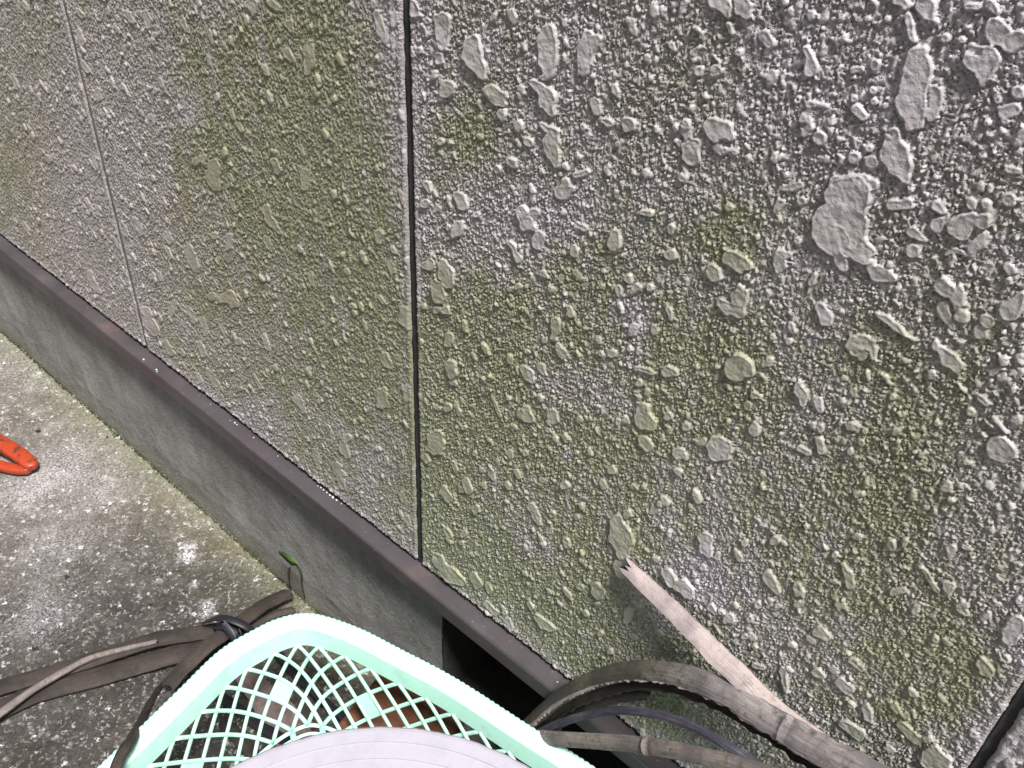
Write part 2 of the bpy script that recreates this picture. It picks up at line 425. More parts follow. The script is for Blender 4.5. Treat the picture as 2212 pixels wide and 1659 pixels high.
# larger trowel-flattened flecks of the stucco: chains of round dabs (x, y, radius) read off close-ups
FLECKS = {
(1300, 0, 2.212): """255 130 50 255 220 50 255 310 45; 228 385 24 232 430 26; 470 300 56 475 380 66 500 460 56 530 520 32 555 550 14; 600 630 46 650 680 60 680 720 32;
290 600 42 290 650 46; 1000 230 52 1000 310 68 1005 400 68 1010 480 54 970 550 22; 1110 140 20 1115 170 18; 1280 260 45 1265 340 58 1265 430 52 1260 490 40; 1345 265 32 1300 330 40;
900 580 28 980 640 54 1000 700 60 1020 770 28 1035 800 16; 1125 710 24; 1335 720 42 1345 780 32; 1430 860 36 1390 845 22; 1465 600 22 1480 640 28 1495 680 14; 1565 860 46 1565 900 42;
960 870 22 1040 930 42 1030 1000 64 1040 1080 54 1065 1150 24; 1245 890 26; 865 1000 36; 2005 1030 60 2010 1090 64; 2150 880 60 2165 940 56; 750 1140 38 775 1170 18; 640 1190 32;
1200 1230 26 1270 1210 26; 1130 1290 42 1110 1350 54 1170 1330 24; 820 1490 48 850 1550 54 905 1610 24; 900 1495 42 880 1560 40; 145 1300 32 170 1350 18; 135 1430 36; 370 1380 32 400 1440 36;
350 1610 32 385 1570 24; 245 990 26; 495 1510 26; 1475 1345 18; 1670 1490 24 1720 1500 28; 740 1310 11 770 1370 13; 1220 1100 20; 1410 1190 22 1430 1230 13; 1980 870 40; 1900 990 20;
1870 320 28 1890 350 16; 2020 370 28 2070 325 16; 2060 490 40; 2190 490 44; 1960 10 22 1940 70 20 1925 120 14; 2180 20 46; 45 40 40 60 90 28; 90 350 26; 30 340 22; 1490 1010 28; 1320 530 18;
195 1340 10 210 1380 12; 1150 640 14; 905 420 22; 825 310 14 840 350 12; 990 20 24""",
(2264, 0, 2.212): """60 0 56 110 40 50 130 90 34; 220 0 56 240 60 54 265 110 34; 140 170 26 160 230 20; 390 250 46 420 290 44; 325 230 12 325 310 12; 210 370 30; 50 490 46; 370 520 20 400 530 18 430 545 20;
685 340 30 715 390 30 725 480 52; 1340 0 56 1390 40 36; 1410 120 34 1430 200 30 1440 275 30; 1530 40 70 1550 90 56;
1520 350 38 1460 400 80 1470 480 94 1460 560 94 1440 640 96 1430 740 104 1440 840 74; 1600 640 52 1590 740 46 1560 820 40; 1300 920 34 1290 1000 60 1310 1080 104 1345 1160 84 1375 1240 44;
900 1280 54 980 1300 64 1090 1280 60 1165 1290 38; 1050 1330 96 1060 1400 80; 950 1380 126 1000 1450 116 930 1500 124 880 1590 150 950 1650 150; 1050 1740 96 1100 1790 60 1130 1815 36; 1000 1600 120; 870 1690 116; 920 1830 48 945 1880 34; 1150 1140 50;
1880 410 92 1950 400 88 1930 500 64 1920 590 18; 1850 330 34 1900 350 40; 2040 230 98; 2120 290 66 2195 270 66; 1670 265 38; 1780 275 28; 1120 130 26; 1255 130 26; 1600 150 26; 1820 40 26 1900 45 28; 1990 30 44 2030 85 28;
1020 490 26 1070 480 24; 1170 450 40; 1160 630 28; 1030 700 32; 1170 710 32; 1250 740 26; 1050 770 34 1090 810 36; 720 890 32; 785 970 50; 700 730 26 760 730 22 830 745 16; 700 780 34; 600 615 22; 760 640 20;
1030 1110 42; 905 1080 12 940 1115 18; 500 1325 18 570 1320 28 640 1300 24; 650 1410 36; 500 1430 36 470 1480 26; 90 900 74 40 880 64; 150 960 34; 20 960 26; 110 1060 28; 185 1070 28;
1290 1440 40 1340 1440 36 1420 1430 36; 1320 1510 24; 1610 1440 36 1640 1475 32; 1610 1580 54; 1850 1440 40; 1950 1430 36; 1930 1550 60; 1850 1530 44 1770 1600 84; 2080 790 48 2150 760 44; 2180 640 54; 1960 860 30;
2090 850 32; 2030 700 32; 2120 1400 54; 2110 1190 34 2180 1200 26; 2200 880 20; 1240 900 18 1290 940 16; 1120 1040 28; 1420 1330 26; 1600 1240 22; 1270 1560 18; 550 1230 22""",
(2264, 700, 2.212): """1430 80 46 1500 130 30; 1440 210 50; 510 230 44 500 310 54; 560 240 30; 625 140 30; 160 270 52 220 310 62 280 330 34; 265 400 26; 40 350 60 60 390 44; 240 500 52 220 570 62; 90 580 36 150 620 46 230 640 44;
720 430 32 755 375 16; 1190 370 60 1240 390 44 1310 410 20; 1640 450 58 1690 490 54; 1650 610 50 1680 690 40 1735 760 16; 1670 240 18 1720 210 22 1780 225 22 1860 242 12; 2110 430 30; 2130 620 84 2190 560 56;
1960 710 54; 1910 790 46; 790 620 42 830 690 46; 1180 650 16 1250 690 30 1310 740 30 1400 810 12 1465 842 8; 1040 880 64; 1090 850 54 1150 900 36 1165 965 22; 1080 950 44; 1600 880 36; 1640 920 40 1700 980 54 1755 1030 40;
215 1040 96; 580 740 30 600 785 22; 560 850 28; 640 1170 44 670 1230 40 660 1280 26; 570 1090 8; 770 1270 32 790 1325 22; 310 1230 30 355 1240 22; 270 1300 32; 320 1470 46; 785 1460 32; 1100 1480 22; 70 1610 88;
1910 1250 30 1950 1290 24; 1840 1350 36; 2000 1390 18 2045 1430 18 2095 1490 16; 2040 1600 84 2090 1630 74; 1850 1630 20; 780 1550 32 795 1620 28; 1070 1560 28; 1990 1070 30 2050 1040 16; 1300 560 14 1340 600 12;
380 300 20; 1060 560 16; 1480 700 18; 930 1420 20; 1240 1100 20 1260 1140 16; 1290 1240 26; 500 1500 16; 1450 1200 18; 640 1600 24 700 1640 24; 1600 1430 24; 1330 1560 20; 450 820 24""",
(1200, 700, 2.212): """20 100 36 25 150 22; 590 40 36 570 90 32; 520 55 20; 950 160 20 985 210 20 1015 270 30; 1070 20 54; 1150 130 50 1150 180 36; 1400 190 26 1405 235 32; 1480 170 18; 1480 60 22 1430 30 22; 1690 100 38 1685 160 50;
1655 220 13; 2080 50 28 2085 90 18; 2085 240 46; 380 310 44 350 320 26; 480 310 34 500 370 56 520 440 40 540 470 16; 440 470 48 455 530 48; 340 610 22; 440 630 32; 500 630 32; 200 640 36 205 700 46 225 745 26;
1185 370 26 1215 405 16; 1310 400 20 1310 440 16; 1010 470 26; 1790 400 32 1800 430 22; 1715 480 28 1722 520 22; 1850 465 30 1815 495 22; 1940 470 28; 1725 590 20 1740 630 14; 1755 740 18; 1790 900 22; 1710 860 20;
1370 620 26 1385 665 22; 1268 710 34 1272 770 38 1245 835 16; 520 820 32 515 870 28; 1290 900 34 1325 945 30; 1670 940 32; 530 1020 40 548 1080 40; 1050 1040 30 1080 1090 42 1112 1135 18; 1170 1030 30 1198 1085 20;
2060 1070 46 2110 1070 30; 2065 620 22 2082 690 18; 1860 1150 30; 1735 1145 20; 45 1210 32 45 1290 38; 215 1190 30 225 1260 26; 1060 1335 34 1088 1390 38; 1250 1365 36 1255 1410 32; 1215 1480 20; 515 1320 30; 625 1460 20;
430 1520 44 430 1600 56; 1890 1330 46 1900 1400 64 1945 1430 44; 2065 1380 32; 1895 1550 42 1930 1590 30; 2190 1450 30; 2140 1640 44; 1715 1415 22; 60 970 36 90 1010 34; 150 970 24; 1070 920 18; 1020 1160 16; 1840 1040 18 1930 1060 22 1970 1080 12; 820 1240 12 850 1300 14 880 1380 12; 1500 940 16; 1590 940 22; 1970 530 22; 1300 1280 14; 100 310 24 120 360 20; 30 540 16 55 580 16; 700 1640 20; 940 1640 22; 1420 1640 18; 1060 1640 22""",
(1000, 1300, 2.212): """240 215 30; 215 280 34 240 335 24; 790 335 26 810 370 20; 925 570 28 965 640 28; 1080 510 26 1108 580 26; 1050 570 24; 1390 310 24 1400 340 18; 1255 450 26 1280 495 16; 1540 690 28 1575 755 32 1600 810 16; 1160 710 32; 1690 745 26;
1780 540 32; 2110 430 32; 1065 880 28; 1785 930 26 1800 965 18; 1675 870 22; 2150 800 54 2180 900 74 2190 1000 54; 2170 1100 50 2180 1150 44; 160 400 30 190 480 32 215 560 20; 15 310 26 35 390 20; 880 1060 38 925 1130 38 990 1180 44 1055 1225 30;
1130 1180 30 1170 1245 30; 1228 1240 18 1250 1285 20; 1225 1375 22 1290 1440 22; 1370 1500 30 1400 1545 20; 2000 1265 42 2025 1300 36; 1580 1460 16 1640 1520 32 1700 1560 20; 1885 1255 28; 1525 1370 18 1545 1405 18; 655 770 22 680 810 16;
510 350 16 530 390 14; 430 540 26; 990 390 18 1010 440 18; 1190 1640 14; 1470 30 34; 1940 1220 18; 100 130 14 130 180 14; 620 600 20 640 650 18; 940 850 20 970 900 18""",
(1900, 1700, 2.218): """780 30 46 790 100 44 815 145 24; 240 550 36 230 605 30; 500 270 34 550 340 36; 610 360 52 660 410 44; 1220 290 36 1255 350 34 1295 410 16; 1425 370 32 1465 415 16; 1380 280 20; 1790 290 38 1805 350 36 1760 225 16;
820 520 28 850 555 18; 950 590 42; 1090 600 26; 1060 725 28; 1580 680 40 1645 735 20; 690 190 18; 1270 40 36; 1060 60 26; 1120 925 20 1185 945 18; 1570 970 34 1610 1000 20; 1330 960 30 1340 1040 26 1358 1120 12; 1735 1040 38 1790 1090 40;
1910 1220 30 1930 1280 32 1955 1330 12; 1740 1330 22 1800 1360 36 1870 1410 42; 40 400 26; 700 290 20; 840 640 10 880 700 10; 1500 870 22; 1840 900 24; 1520 1240 12; 1610 1320 14; 990 1150 12; 300 1480 8; 40 700 24; 110 830 22; 1150 500 26; 1270 520 18; 1700 140 26; 1850 180 24""",
(2500, 1700, 2.217): """760 60 34 775 85 26; 935 525 36; 1250 515 38 1295 555 24; 1640 640 74 1600 720 54 1600 770 22; 1400 910 40 1440 960 48; 785 1210 24 810 1245 22; 870 1280 30; 920 1250 14 925 1290 12; 830 1340 30 890 1400 38 960 1450 32;
1050 1560 74 1100 1620 84; 1160 370 42 1190 360 34; 990 250 16 1020 290 22 1050 340 18 1090 395 20; 1185 100 38 1180 150 22; 1270 80 18 1330 110 14; 780 410 30 845 390 24; 840 690 22; 1075 740 28; 1070 1470 20; 1600 1620 38;
420 210 16; 540 1090 16; 690 480 20; 740 510 22; 1350 370 20; 1660 460 26; 1240 1030 14; 1100 1060 22; 860 860 18; 480 890 22 550 950 24; 1160 600 16""",
(0, 0, 2.212): """1780 30 44 1800 90 22; 2040 170 34 2050 200 22; 2030 370 32 2065 430 26; 2105 400 22; 905 95 30 935 150 20; 1030 100 30 1055 180 24; 1100 245 24; 565 220 22 585 300 26; 585 440 14 625 500 18; 690 650 26 705 700 16; 1295 160 18 1320 220 14;
1135 560 18 1148 610 13; 1440 870 26 1470 900 16; 1070 810 12 1088 870 12; 1210 890 18; 350 1120 32; 1515 1160 40 1500 1250 50 1530 1320 32; 1390 1140 26 1440 1110 22; 1935 1130 26 1965 1205 28; 2150 1220 36 2160 1310 32; 1635 1420 20 1670 1490 14;
1885 1470 30 1900 1540 32 1955 1610 20; 2120 1030 18 2150 1090 16; 1625 1230 16 1650 1280 12; 1820 1290 18 1830 1350 12; 2190 340 34 2190 420 40 2180 500 26; 715 1350 24; 665 1110 13 680 1190 12; 615 1410 16 655 1480 14; 955 1550 22 985 1620 20;
1690 880 20 1710 920 18; 1750 950 22; 1475 400 14 1485 450 14; 90 530 16 130 620 14; 170 20 18 200 70 14; 560 80 24 590 110 20; 520 680 14 540 730 12; 740 1260 10 760 1400 14; 1100 640 20; 1920 20 30 1960 60 24; 1970 170 12 1985 220 10; 1480 220 14 1500 300 12;
2010 700 10 2030 760 10; 1740 790 16; 1270 440 18; 1060 620 16; 560 830 12; 230 1230 20; 910 320 16; 1440 1360 16""",
(0, 700, 2.212): """1185 105 26 1205 155 20; 1880 145 28 1900 195 24; 1185 210 16 1212 265 13; 1335 205 34 1360 290 34 1395 355 20; 1620 120 28 1620 195 20; 1520 110 26; 635 375 22 660 450 24 715 515 12; 1080 400 24; 1125 375 12 1145 425 12;
1500 540 32; 1570 560 28 1620 545 44 1655 590 32; 1035 640 28 1060 720 40 1105 790 30; 1175 860 20 1215 935 26; 1345 640 20 1375 715 18; 1225 600 30 1210 665 20; 1425 700 18 1462 800 24; 1415 880 24 1442 945 20; 1685 860 26; 1600 860 22;
1865 825 24 1892 900 20; 1475 1070 22 1525 1160 24; 1390 1085 16 1425 1140 12; 2100 1260 28 2145 1340 26; 1795 1095 14 1845 1185 14; 1910 1290 22; 2190 380 22 2205 450 18; 1925 10 24 1945 60 18 1985 95 14; 1700 1190 18; 2050 1460 18; 870 60 24 900 110 16; 980 40 22 1000 100 16; 170 30 18 200 80 14; 1200 1010 18; 800 120 12 845 200 12; 1330 660 18; 1550 720 16 1590 800 16; 930 270 12; 1270 920 18 1300 950 16""",
(1150, 0, 7.373): """300 30 60 310 150 70; 400 330 110 440 520 100 520 720 120 560 930 70 700 1090 30; 800 340 90 820 500 90 800 600 60; 760 850 75 800 980 80 900 1120 40; 1200 60 100 1300 220 110 1370 340 50 1480 390 25; 1600 490 80; 1400 1180 90; 1180 1120 60 1260 1280 80;
1160 420 60; 1550 680 40 1450 560 40 1620 800 40; 1870 1290 100 1900 1420 90""",
(0, 700, 5.53): "100 100 10"
}
FL = []
for (ox, oy, k), txt in FLECKS.items():
    for chain in txt.replace('\n', ' ').split(';'):
        v = [float(q) for q in chain.replace(',', ' ').split()]
        if len(v) < 3: continue
        c = [((ox + v[i] / k) / 1.475588, (oy + v[i + 1] / k) / 1.475588, v[i + 2] / k / 1.475588 * 1.08) for i in range(0, len(v), 3)]
        FL.append(c)

# algae and rust stains, read off the photograph: (x, y, rx, ry, amount)
ALG = [(640, 80, 110, 190, .9), (560, 330, 120, 150, .6), (705, 330, 90, 230, .9), (430, 350, 55, 90, .7), (470, 190, 90, 110, .6), (740, 640, 110, 180, .55),
       (990, 700, 110, 120, 1.0), (960, 830, 90, 120, 1.), (1070, 760, 110, 90, .7), (930, 1080, 60, 160, .95), (990, 1000, 90, 150, .7), (1120, 950, 110, 110, .6), (1260, 1010, 130, 90, .8),
       (1330, 1180, 150, 90, .6), (1600, 500, 90, 80, .75), (1000, 300, 60, 60, .65), (1650, 760, 170, 120, .45), (1500, 930, 170, 160, .5), (1900, 1060, 160, 160, .65),
       (1960, 1320, 200, 160, .6), (1720, 1150, 160, 120, .5), (2030, 1500, 130, 110, .8), (1230, 620, 170, 120, .45), (1080, 180, 60, 60, .3), (500, 640, 160, 100, .35),
       (60, 380, 60, 180, .35), (1050, 1240, 160, 100, .6), (1250, 1350, 160, 120, .65), (1500, 1500, 250, 120, .6), (700, 900, 160, 160, .45), (840, 540, 60, 200, .35),
       (620, 480, 140, 100, .55), (1330, 760, 160, 90, .5), (1420, 560, 120, 80, .3), (820, 800, 90, 120, .3), (1450, 200, 120, 80, .22), (1870, 760, 100, 90, .35)]
GREY = [(430, 240, 55, 55, 1.0), (1150, 470, 130, 60, .8), (90, 700, 200, 150, .5), (1490, 1250, 110, 70, .8), (560, 900, 160, 50, .5), (1380, 690, 60, 120, .6), (200, 330, 130, 300, .6)]
RUST = [(400, 440, 45, 50, .35), (60, 340, 40, 70, .25), (530, 90, 30, 60, .22), (520, 650, 60, 40, .15), (1660, 1180, 30, 20, .2)]
JOINTS = [-1.2, -.6, 0., .6, 1.2]

def relief(x0, x1, z1, step, seed, placed=True):
    """height field of the stucco on a regular raster, metres; z measured from the panel's foot"""
    rng = np.random.default_rng(seed)
    nc = int((x1 - x0) / step) + 1; nr = int(z1 / step) + 1
    xs = x0 + np.arange(nc) * step; zs = np.arange(nr) * step
    mm = .001 / step
    H = np.zeros((nr, nc), np.float32)
    wx = vnoise(nr, nc, 5 * mm, 5 * mm, rng) * 1.0 + vnoise(nr, nc, 2.2 * mm, 2.2 * mm, rng) * .5
    wz = vnoise(nr, nc, 5 * mm, 5 * mm, rng) * 1.0 + vnoise(nr, nc, 2.2 * mm, 2.2 * mm, rng) * .5
    sx_ = vnoise(nr, nc, 6 * mm, 6 * mm, rng); sz_ = vnoise(nr, nc, 6 * mm, 6 * mm, rng)
    dens = 1 + .45 * np.tanh(vnoise(nr, nc, 45 * mm, 45 * mm, rng))
    area = (x1 - x0) * z1 * 1e6
    def drops(n, r0, r1, h0, h1, edge, wamp, flat):
        cx = rng.random(n) * (nc - 1); cz = rng.random(n) * (nr - 1)
        r = r0 + (r1 - r0) * rng.random(n) ** 2.0
        el = 1 + rng.random(n) ** 1.5 * 1.1; an = rng.normal(0, .6, n)
        hh = h0 + (h1 - h0) * rng.random(n)
        keep = rng.random(n)
        for i in range(n):
            if keep[i] > dens[int(cz[i]), int(cx[i])] * .72: continue
            R = r[i] * el[i] * mm + 3 * wamp * mm * .5 + 2
            a0 = max(int(cz[i] - R), 0); a1 = min(int(cz[i] + R) + 2, nr); b0 = max(int(cx[i] - R), 0); b1 = min(int(cx[i] + R) + 2, nc)
            zz = (np.arange(a0, a1) - cz[i])[:, None] / mm + wz[a0:a1, b0:b1] * wamp
            xx = (np.arange(b0, b1) - cx[i])[None, :] / mm + wx[a0:a1, b0:b1] * wamp
            ca, sa = math.cos(an[i]), math.sin(an[i])
            u = (xx * ca + zz * sa) / r[i]; v = (-xx * sa + zz * ca) / (r[i] * el[i])
            d = np.sqrt(u * u + v * v)
            e = min(edge / r[i], .9)
            t = np.clip((1 - d) / e, 0, 1); p = t * t * (3 - 2 * t) if flat else np.sqrt(np.clip(1 - d * d, 0, 1))
            S = H[a0:a1, b0:b1]; np.maximum(S, hh[i] * p, out=S)
    fine = step < .0013
    if fine: drops(int(area * .13), .5, 1.15, .8, 1.7, .6, .5, False)
    drops(int(area * (.010 if fine else .014)), 1.0, 2.7, .7, 2.0, .9, 1.0, False)
    drops(int(area * .0012), 2.2, 5.0, 1.3, 2.4, 1.0, .8, True)
    if not placed: drops(int(area * .00022), 5, 10, 1.2, 2.0, 1.0, 1.2, True)
    drops(int(area * .0012), .9, 1.5, 1.2, 2.8, .9, 1.9, False)
    # worm-like ridges of the sprayed coat
    for (ca_, cb_, thr, am) in ((2.6, 1.3, .25, .75), (1.3, 2.4, .35, .7), (4.2, 2.4, .7, 1.0)):
        wn = vnoise(nr, nc, max(ca_ * mm, 1.6), max(cb_ * mm, 1.6), rng)
        wn = np.clip(wn - thr, 0, 1.2); np.maximum(H, (wn / 1.2) ** .7 * am * 1.1, out=H)
    # placed flecks
    XX, ZZ = np.meshgrid(xs, zs + .3)
    PX, PY = to_px(XX, ZZ)
    lowf = vnoise(nr, nc, 9 * mm, 9 * mm, rng); midf = vnoise(nr, nc, 3 * mm, 3 * mm, rng)
    if placed:
        for ch in FL:
            c = np.array(ch)
            m = c[:, 2].max() + 8
            lo = c[:, :2].min(0) - m; hi = c[:, :2].max(0) + m
            P = [at(a, b, y=0) for a in (lo[0], hi[0]) for b in (lo[1], hi[1])]
            P = np.array(P)
            b0 = int((P[:, 0].min() - x0) / step); b1 = int((P[:, 0].max() - x0) / step) + 2
            a0 = int((P[:, 2].min() - .3) / step); a1 = int((P[:, 2].max() - .3) / step) + 2
            a0, b0 = max(a0, 0), max(b0, 0); a1, b1 = min(a1, nr), min(b1, nc)
            if a1 <= a0 + 1 or b1 <= b0 + 1: continue
            pc = at(c[0, 0], c[0, 1], y=0); mpp = np.linalg.norm(pc - CP) / FPX * 1000     # mm per px
            wa = min(.7, c[:, 2].max() * mpp * .10)
            px = PX[a0:a1, b0:b1] + sx_[a0:a1, b0:b1] * wa * 1.5 / mpp; py = PY[a0:a1, b0:b1] + sz_[a0:a1, b0:b1] * wa * 1.5 / mpp
            D = np.full(px.shape, -1e9)
            if len(c) == 1: c = np.vstack([c, c + [[.01, .01, 0]]])
            for (ax, ay, ar), (bx, by, br) in zip(c[:-1], c[1:]):
                vx, vy = bx - ax, by - ay; L2 = vx * vx + vy * vy + 1e-9
                t = np.clip(((px - ax) * vx + (py - ay) * vy) / L2, 0, 1)
                d = (ar + (br - ar) * t) - np.hypot(px - ax - t * vx, py - ay - t * vy)
                D = np.maximum(D, d)
            D = D * mpp                                   # mm inside the outline
            rmax = c[:, 2].max() * mpp
            hgt = .95 + min(rmax, 9) * .09 + (hash((round(c[0, 0]), round(c[0, 1]))) % 100) / 140.
            D = D + wx[a0:a1, b0:b1] * .06
            e = np.clip((D + .2) / .95, 0, 1); e = e * e * (3 - 2 * e)
            rim = np.exp(-((D - 1.1) / .8) ** 2) * .25
            if x0 < .55: hgt *= .72
            top = hgt + lowf[a0:a1, b0:b1] * .16 + midf[a0:a1, b0:b1] * .05 + rim
            S = H[a0:a1, b0:b1]
            S[:] = np.where(D > .6, top * e, np.maximum(S, top * e))
    base = vnoise(nr, nc, 3 * mm, 3 * mm, rng) * .12 + vnoise(nr, nc, 1.3 * mm + .6, 1.3 * mm + .6, rng) * .12 + vnoise(nr, nc, 30 * mm, 30 * mm, rng) * .25
    ed = np.minimum(XX - x0, x1 - XX); H *= .45 + .55 * np.clip((ed - .002) / .010, 0, 1)
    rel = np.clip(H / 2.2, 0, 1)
    H = (H * (1.5 if x0 > .55 else 1.25) + base) * .001
    # stain fields
    frac = vnoise(nr, nc, 22 * mm, 22 * mm, rng) * .5 + vnoise(nr, nc, 8 * mm, 8 * mm, rng) * .3 + vnoise(nr, nc, 60 * mm, 60 * mm, rng) * .5
    A = np.full(H.shape, .35); G = np.zeros(H.shape); R_ = np.zeros(H.shape)
    for s, T in ((ALG, 'a'), (GREY, 'g'), (RUST, 'r')):
        for (x, y, rx, ry, k) in s:
            g = k * np.exp(-((PX - x) / rx) ** 2 - ((PY - y) / ry) ** 2)
            if T == 'a': A += g
            elif T == 'g': G += g
            else: R_ += g
    edge = np.minimum(XX - x0, x1 - XX)
    A -= .55 * np.exp(-(edge / .02) ** 2) + .45 * np.exp(-((ZZ - .3) / .02) ** 2)
    A -= .35 * np.clip((PX - 900) / 900, 0, 1) * np.clip((700 - PY) / 500, 0, 1)
    runs = vnoise(nr, nc, 120 * mm, 7 * mm, rng) * .5 + vnoise(nr, nc, 50 * mm, 3 * mm, rng) * .4
    A = np.clip(A * (1 + .30 * frac + .28 * runs) + .10 * frac - G, 0, 1)
    R_ = np.clip(R_ * (1 + frac), 0, .6) * .45
    return xs, zs, H, rel, A, R_

def siding_panel(x0, x1, zfine, step, seed, placed=True, lead=None):
    g = .0031
    xs, zs, H, rel, A, Ru = relief(x0 + g, x1 - g, zfine, step, seed, placed)
    rng = np.random.default_rng(seed + 99)
    # continue upward to the top of the storey with the same texture, coarser rows
    zc = np.r_[np.arange(zs[-1] + .005, 1.3, .005), np.arange(1.3, 2.3, .03)]
    idx = ((zc - zs[-1]) / step).astype(int) % (len(zs) - 2)
    idx = np.abs(len(zs) - 3 - idx)
    H2 = np.vstack([H, H[idx]]); rel = np.vstack([rel, rel[idx]]); A = np.vstack([A, A[idx] * .4]); Ru = np.vstack([Ru, Ru[idx] * 0])
    Z = np.r_[zs, zc]
    nr, nc = H2.shape
    XX = np.broadcast_to(xs, (nr, nc)).copy(); ZZ = np.broadcast_to(Z[:, None], (nr, nc)).copy() + .3
    YY = -H2.astype(float)
    # rolled coating lip along the edges, then the arris drops back
    YY += .0026 * np.clip(1 - (xs[-1] - XX) / .0065, 0, 1) ** 2
    for dist in (XX - xs[0], xs[-1] - XX):
        YY += -.0012 * np.exp(-((dist - .004) / .003) ** 2) + .003 * np.clip(1 - dist / .0025, 0, 1) ** 2
    YY += -.0008 * np.exp(-((ZZ - .304) / .003) ** 2) + .002 * np.clip(1 - (ZZ - .3) / .003, 0, 1) ** 2
    ragged = np.convolve(rng.standard_normal(nc + 20), np.ones(7) / 7, 'same')[10:10 + nc] * .0022
    ZZ += ragged[None, :] * np.clip(1 - (ZZ - .3) / .012, 0, 1)
    re = np.convolve(rng.standard_normal(nr + 20), np.ones(9) / 9, 'same')[10:10 + nr] * .0012
    XX[:, :2] += re[:, None]; XX[:, -2:] += re[::-1, None]
    P = np.stack([XX, YY, ZZ], -1)
    def ring(P, attrs_):
        # returns into the depth of the panel on all four sides
        L = P[:, :1].copy(); L[..., 1] = .012; R = P[:, -1:].copy(); R[..., 1] = .012
        P = np.concatenate([L, P, R], 1)
        B = P[:1].copy(); B[..., 1] = .012; T = P[-1:].copy(); T[..., 1] = .012
        P = np.concatenate([B, P, T], 0)
        return P, {k: np.pad(a, 1, mode='edge') for k, a in attrs_.items()}
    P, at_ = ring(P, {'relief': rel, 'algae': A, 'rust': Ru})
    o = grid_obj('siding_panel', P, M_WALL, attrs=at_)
    return put(o, house)

QUICK = 1.0
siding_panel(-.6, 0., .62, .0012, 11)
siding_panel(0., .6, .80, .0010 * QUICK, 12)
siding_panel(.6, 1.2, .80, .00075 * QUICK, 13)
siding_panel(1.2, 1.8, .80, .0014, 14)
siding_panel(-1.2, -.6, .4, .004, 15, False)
for jx in JOINTS[1:]:
    w_ = .0045
    V = []; 
    zz = np.arange(.29, 2.58, .01)
    r_ = np.random.default_rng(int(jx * 10) + 50)
    pr = [(-w_, -.0056), (-.0028, -.0046), (.0, -.0036), (w_, -.0046), (w_, .010), (-w_, .010)]
    V = np.array([[jx + a, .0062 + b + r_.normal(0, .0003), z] for z in zz for a, b in pr])
    F = [(i * 6 + k, i * 6 + (k + 1) % 6, (i + 1) * 6 + (k + 1) % 6, (i + 1) * 6 + k) for i in range(len(zz) - 1) for k in range(6)]
    put(mesh_obj('joint_seal', V, F, M_SEAL if jx else M_SEALP), house)
# wall body behind the panels
def boxmesh(x0, x1, y0, y1, z0, z1):
    V = [(x, y, z) for x in (x0, x1) for y in (y0, y1) for z in (z0, z1)]
    F = [(0, 1, 3, 2), (4, 6, 7, 5), (0, 4, 5, 1), (2, 3, 7, 6), (0, 2, 6, 4), (1, 5, 7, 3)]
    return V, F
put(mesh_obj('wall_core', *boxmesh(-1.2, 1.8, .0185, .12, .262, 2.6), M_VOID, smooth=False), house)

# drip flashing: two lengths with a lap joint
def flashing(x0, x1, proud):
    xs = np.arange(x0, x1 + 1e-6, .01)
    r_ = np.random.default_rng(int(x0 * 100) + 500)
    wob = np.convolve(r_.standard_normal(len(xs) + 30), np.hanning(15) / 7.5, 'same')[15:15 + len(xs)] * .0004
    p = proud
    pr = [(.016, .2942 + p), (.004, .2942 + p), (-.0188 - p, .2925 + p), (-.0200 - p, .2916), (-.0206 - p, .2895), (-.0206 - p, .2685), (-.0190 - p, .2665), (-.012, .2668),
          (-.012, .2680), (-.0188, .2680), (-.0194, .2880), (-.0180, .2910), (.004, .2928), (.016, .2930)]
    V = np.array([[x, a + (w_ if a < -.005 else 0), b + w_ * .5] for x, w_ in zip(xs, wob) for a, b in pr]); m = len(pr)
    F = [(i * m + k, (i + 1) * m + k, (i + 1) * m + (k + 1) % m, i * m + (k + 1) % m) for i in range(len(xs) - 1) for k in range(m)]
    F += [tuple(range(m)), tuple(range((len(xs) - 1) * m, len(xs) * m))[::-1]]
    return put(mesh_obj('drip_flashing', V, F, M_FLASH, smooth=False), house)
lap = at(752, 1130, y=-.02)[0]
fl1 = flashing(-1.2, lap + .03, 0)
fl2 = flashing(lap, 1.8, .0007)
def blobs(name, pts, mat, parent, nrm=(0, 0, 1)):
    mb = MB(); r_ = np.random.default_rng(3)
    for (p, r) in pts:
        k = 9; a = np.arange(k) * 2 * math.pi / k; rr = r * (1 + .25 * r_.standard_normal(k))
        ex = 1 + r_.random() * .8
        ring0 = np.stack([np.cos(a) * rr * ex, np.sin(a) * rr, 0 * a - .0003], 1); ring1 = ring0 * [.7, .7, 0] + [0, 0, r * .35]
        V = np.vstack([ring0, ring1, [[0, 0, r * .5]]]) + p
        F = [(i, (i + 1) % k, k + (i + 1) % k, k + i) for i in range(k)] + [(k + i, k + (i + 1) % k, 2 * k) for i in range(k)]
        mb.add(V, F)
    return mb.obj(name, mat, None)
sp = []
for q, r in [((310, 776), .0018), ((338, 798), .0015), ((334, 805), .0008), ((507, 913), .0011), ((512, 917), .0008), ((497, 908), .0006), ((548, 945), .0009),
             ((687, 1049), .0012), ((693, 1053), .0010), ((700, 1057), .0011), ((709, 1062), .0012), ((716, 1066), .0014), ((724, 1071), .0016), ((732, 1077), .0013), ((745, 1083), .0009),
             ((1216, 1461), .0014), ((1221, 1466), .0011), ((1158, 1420), .0008), ((1204, 1473), .0008), ((862, 1188), .0009), ((875, 1196), .001), ((455, 873), .0007), ((600, 985), .0008)]:
    P = at(*q, z=.2937); P[1] = min(max(P[1], -.0175), -.001); sp.append((P, r))
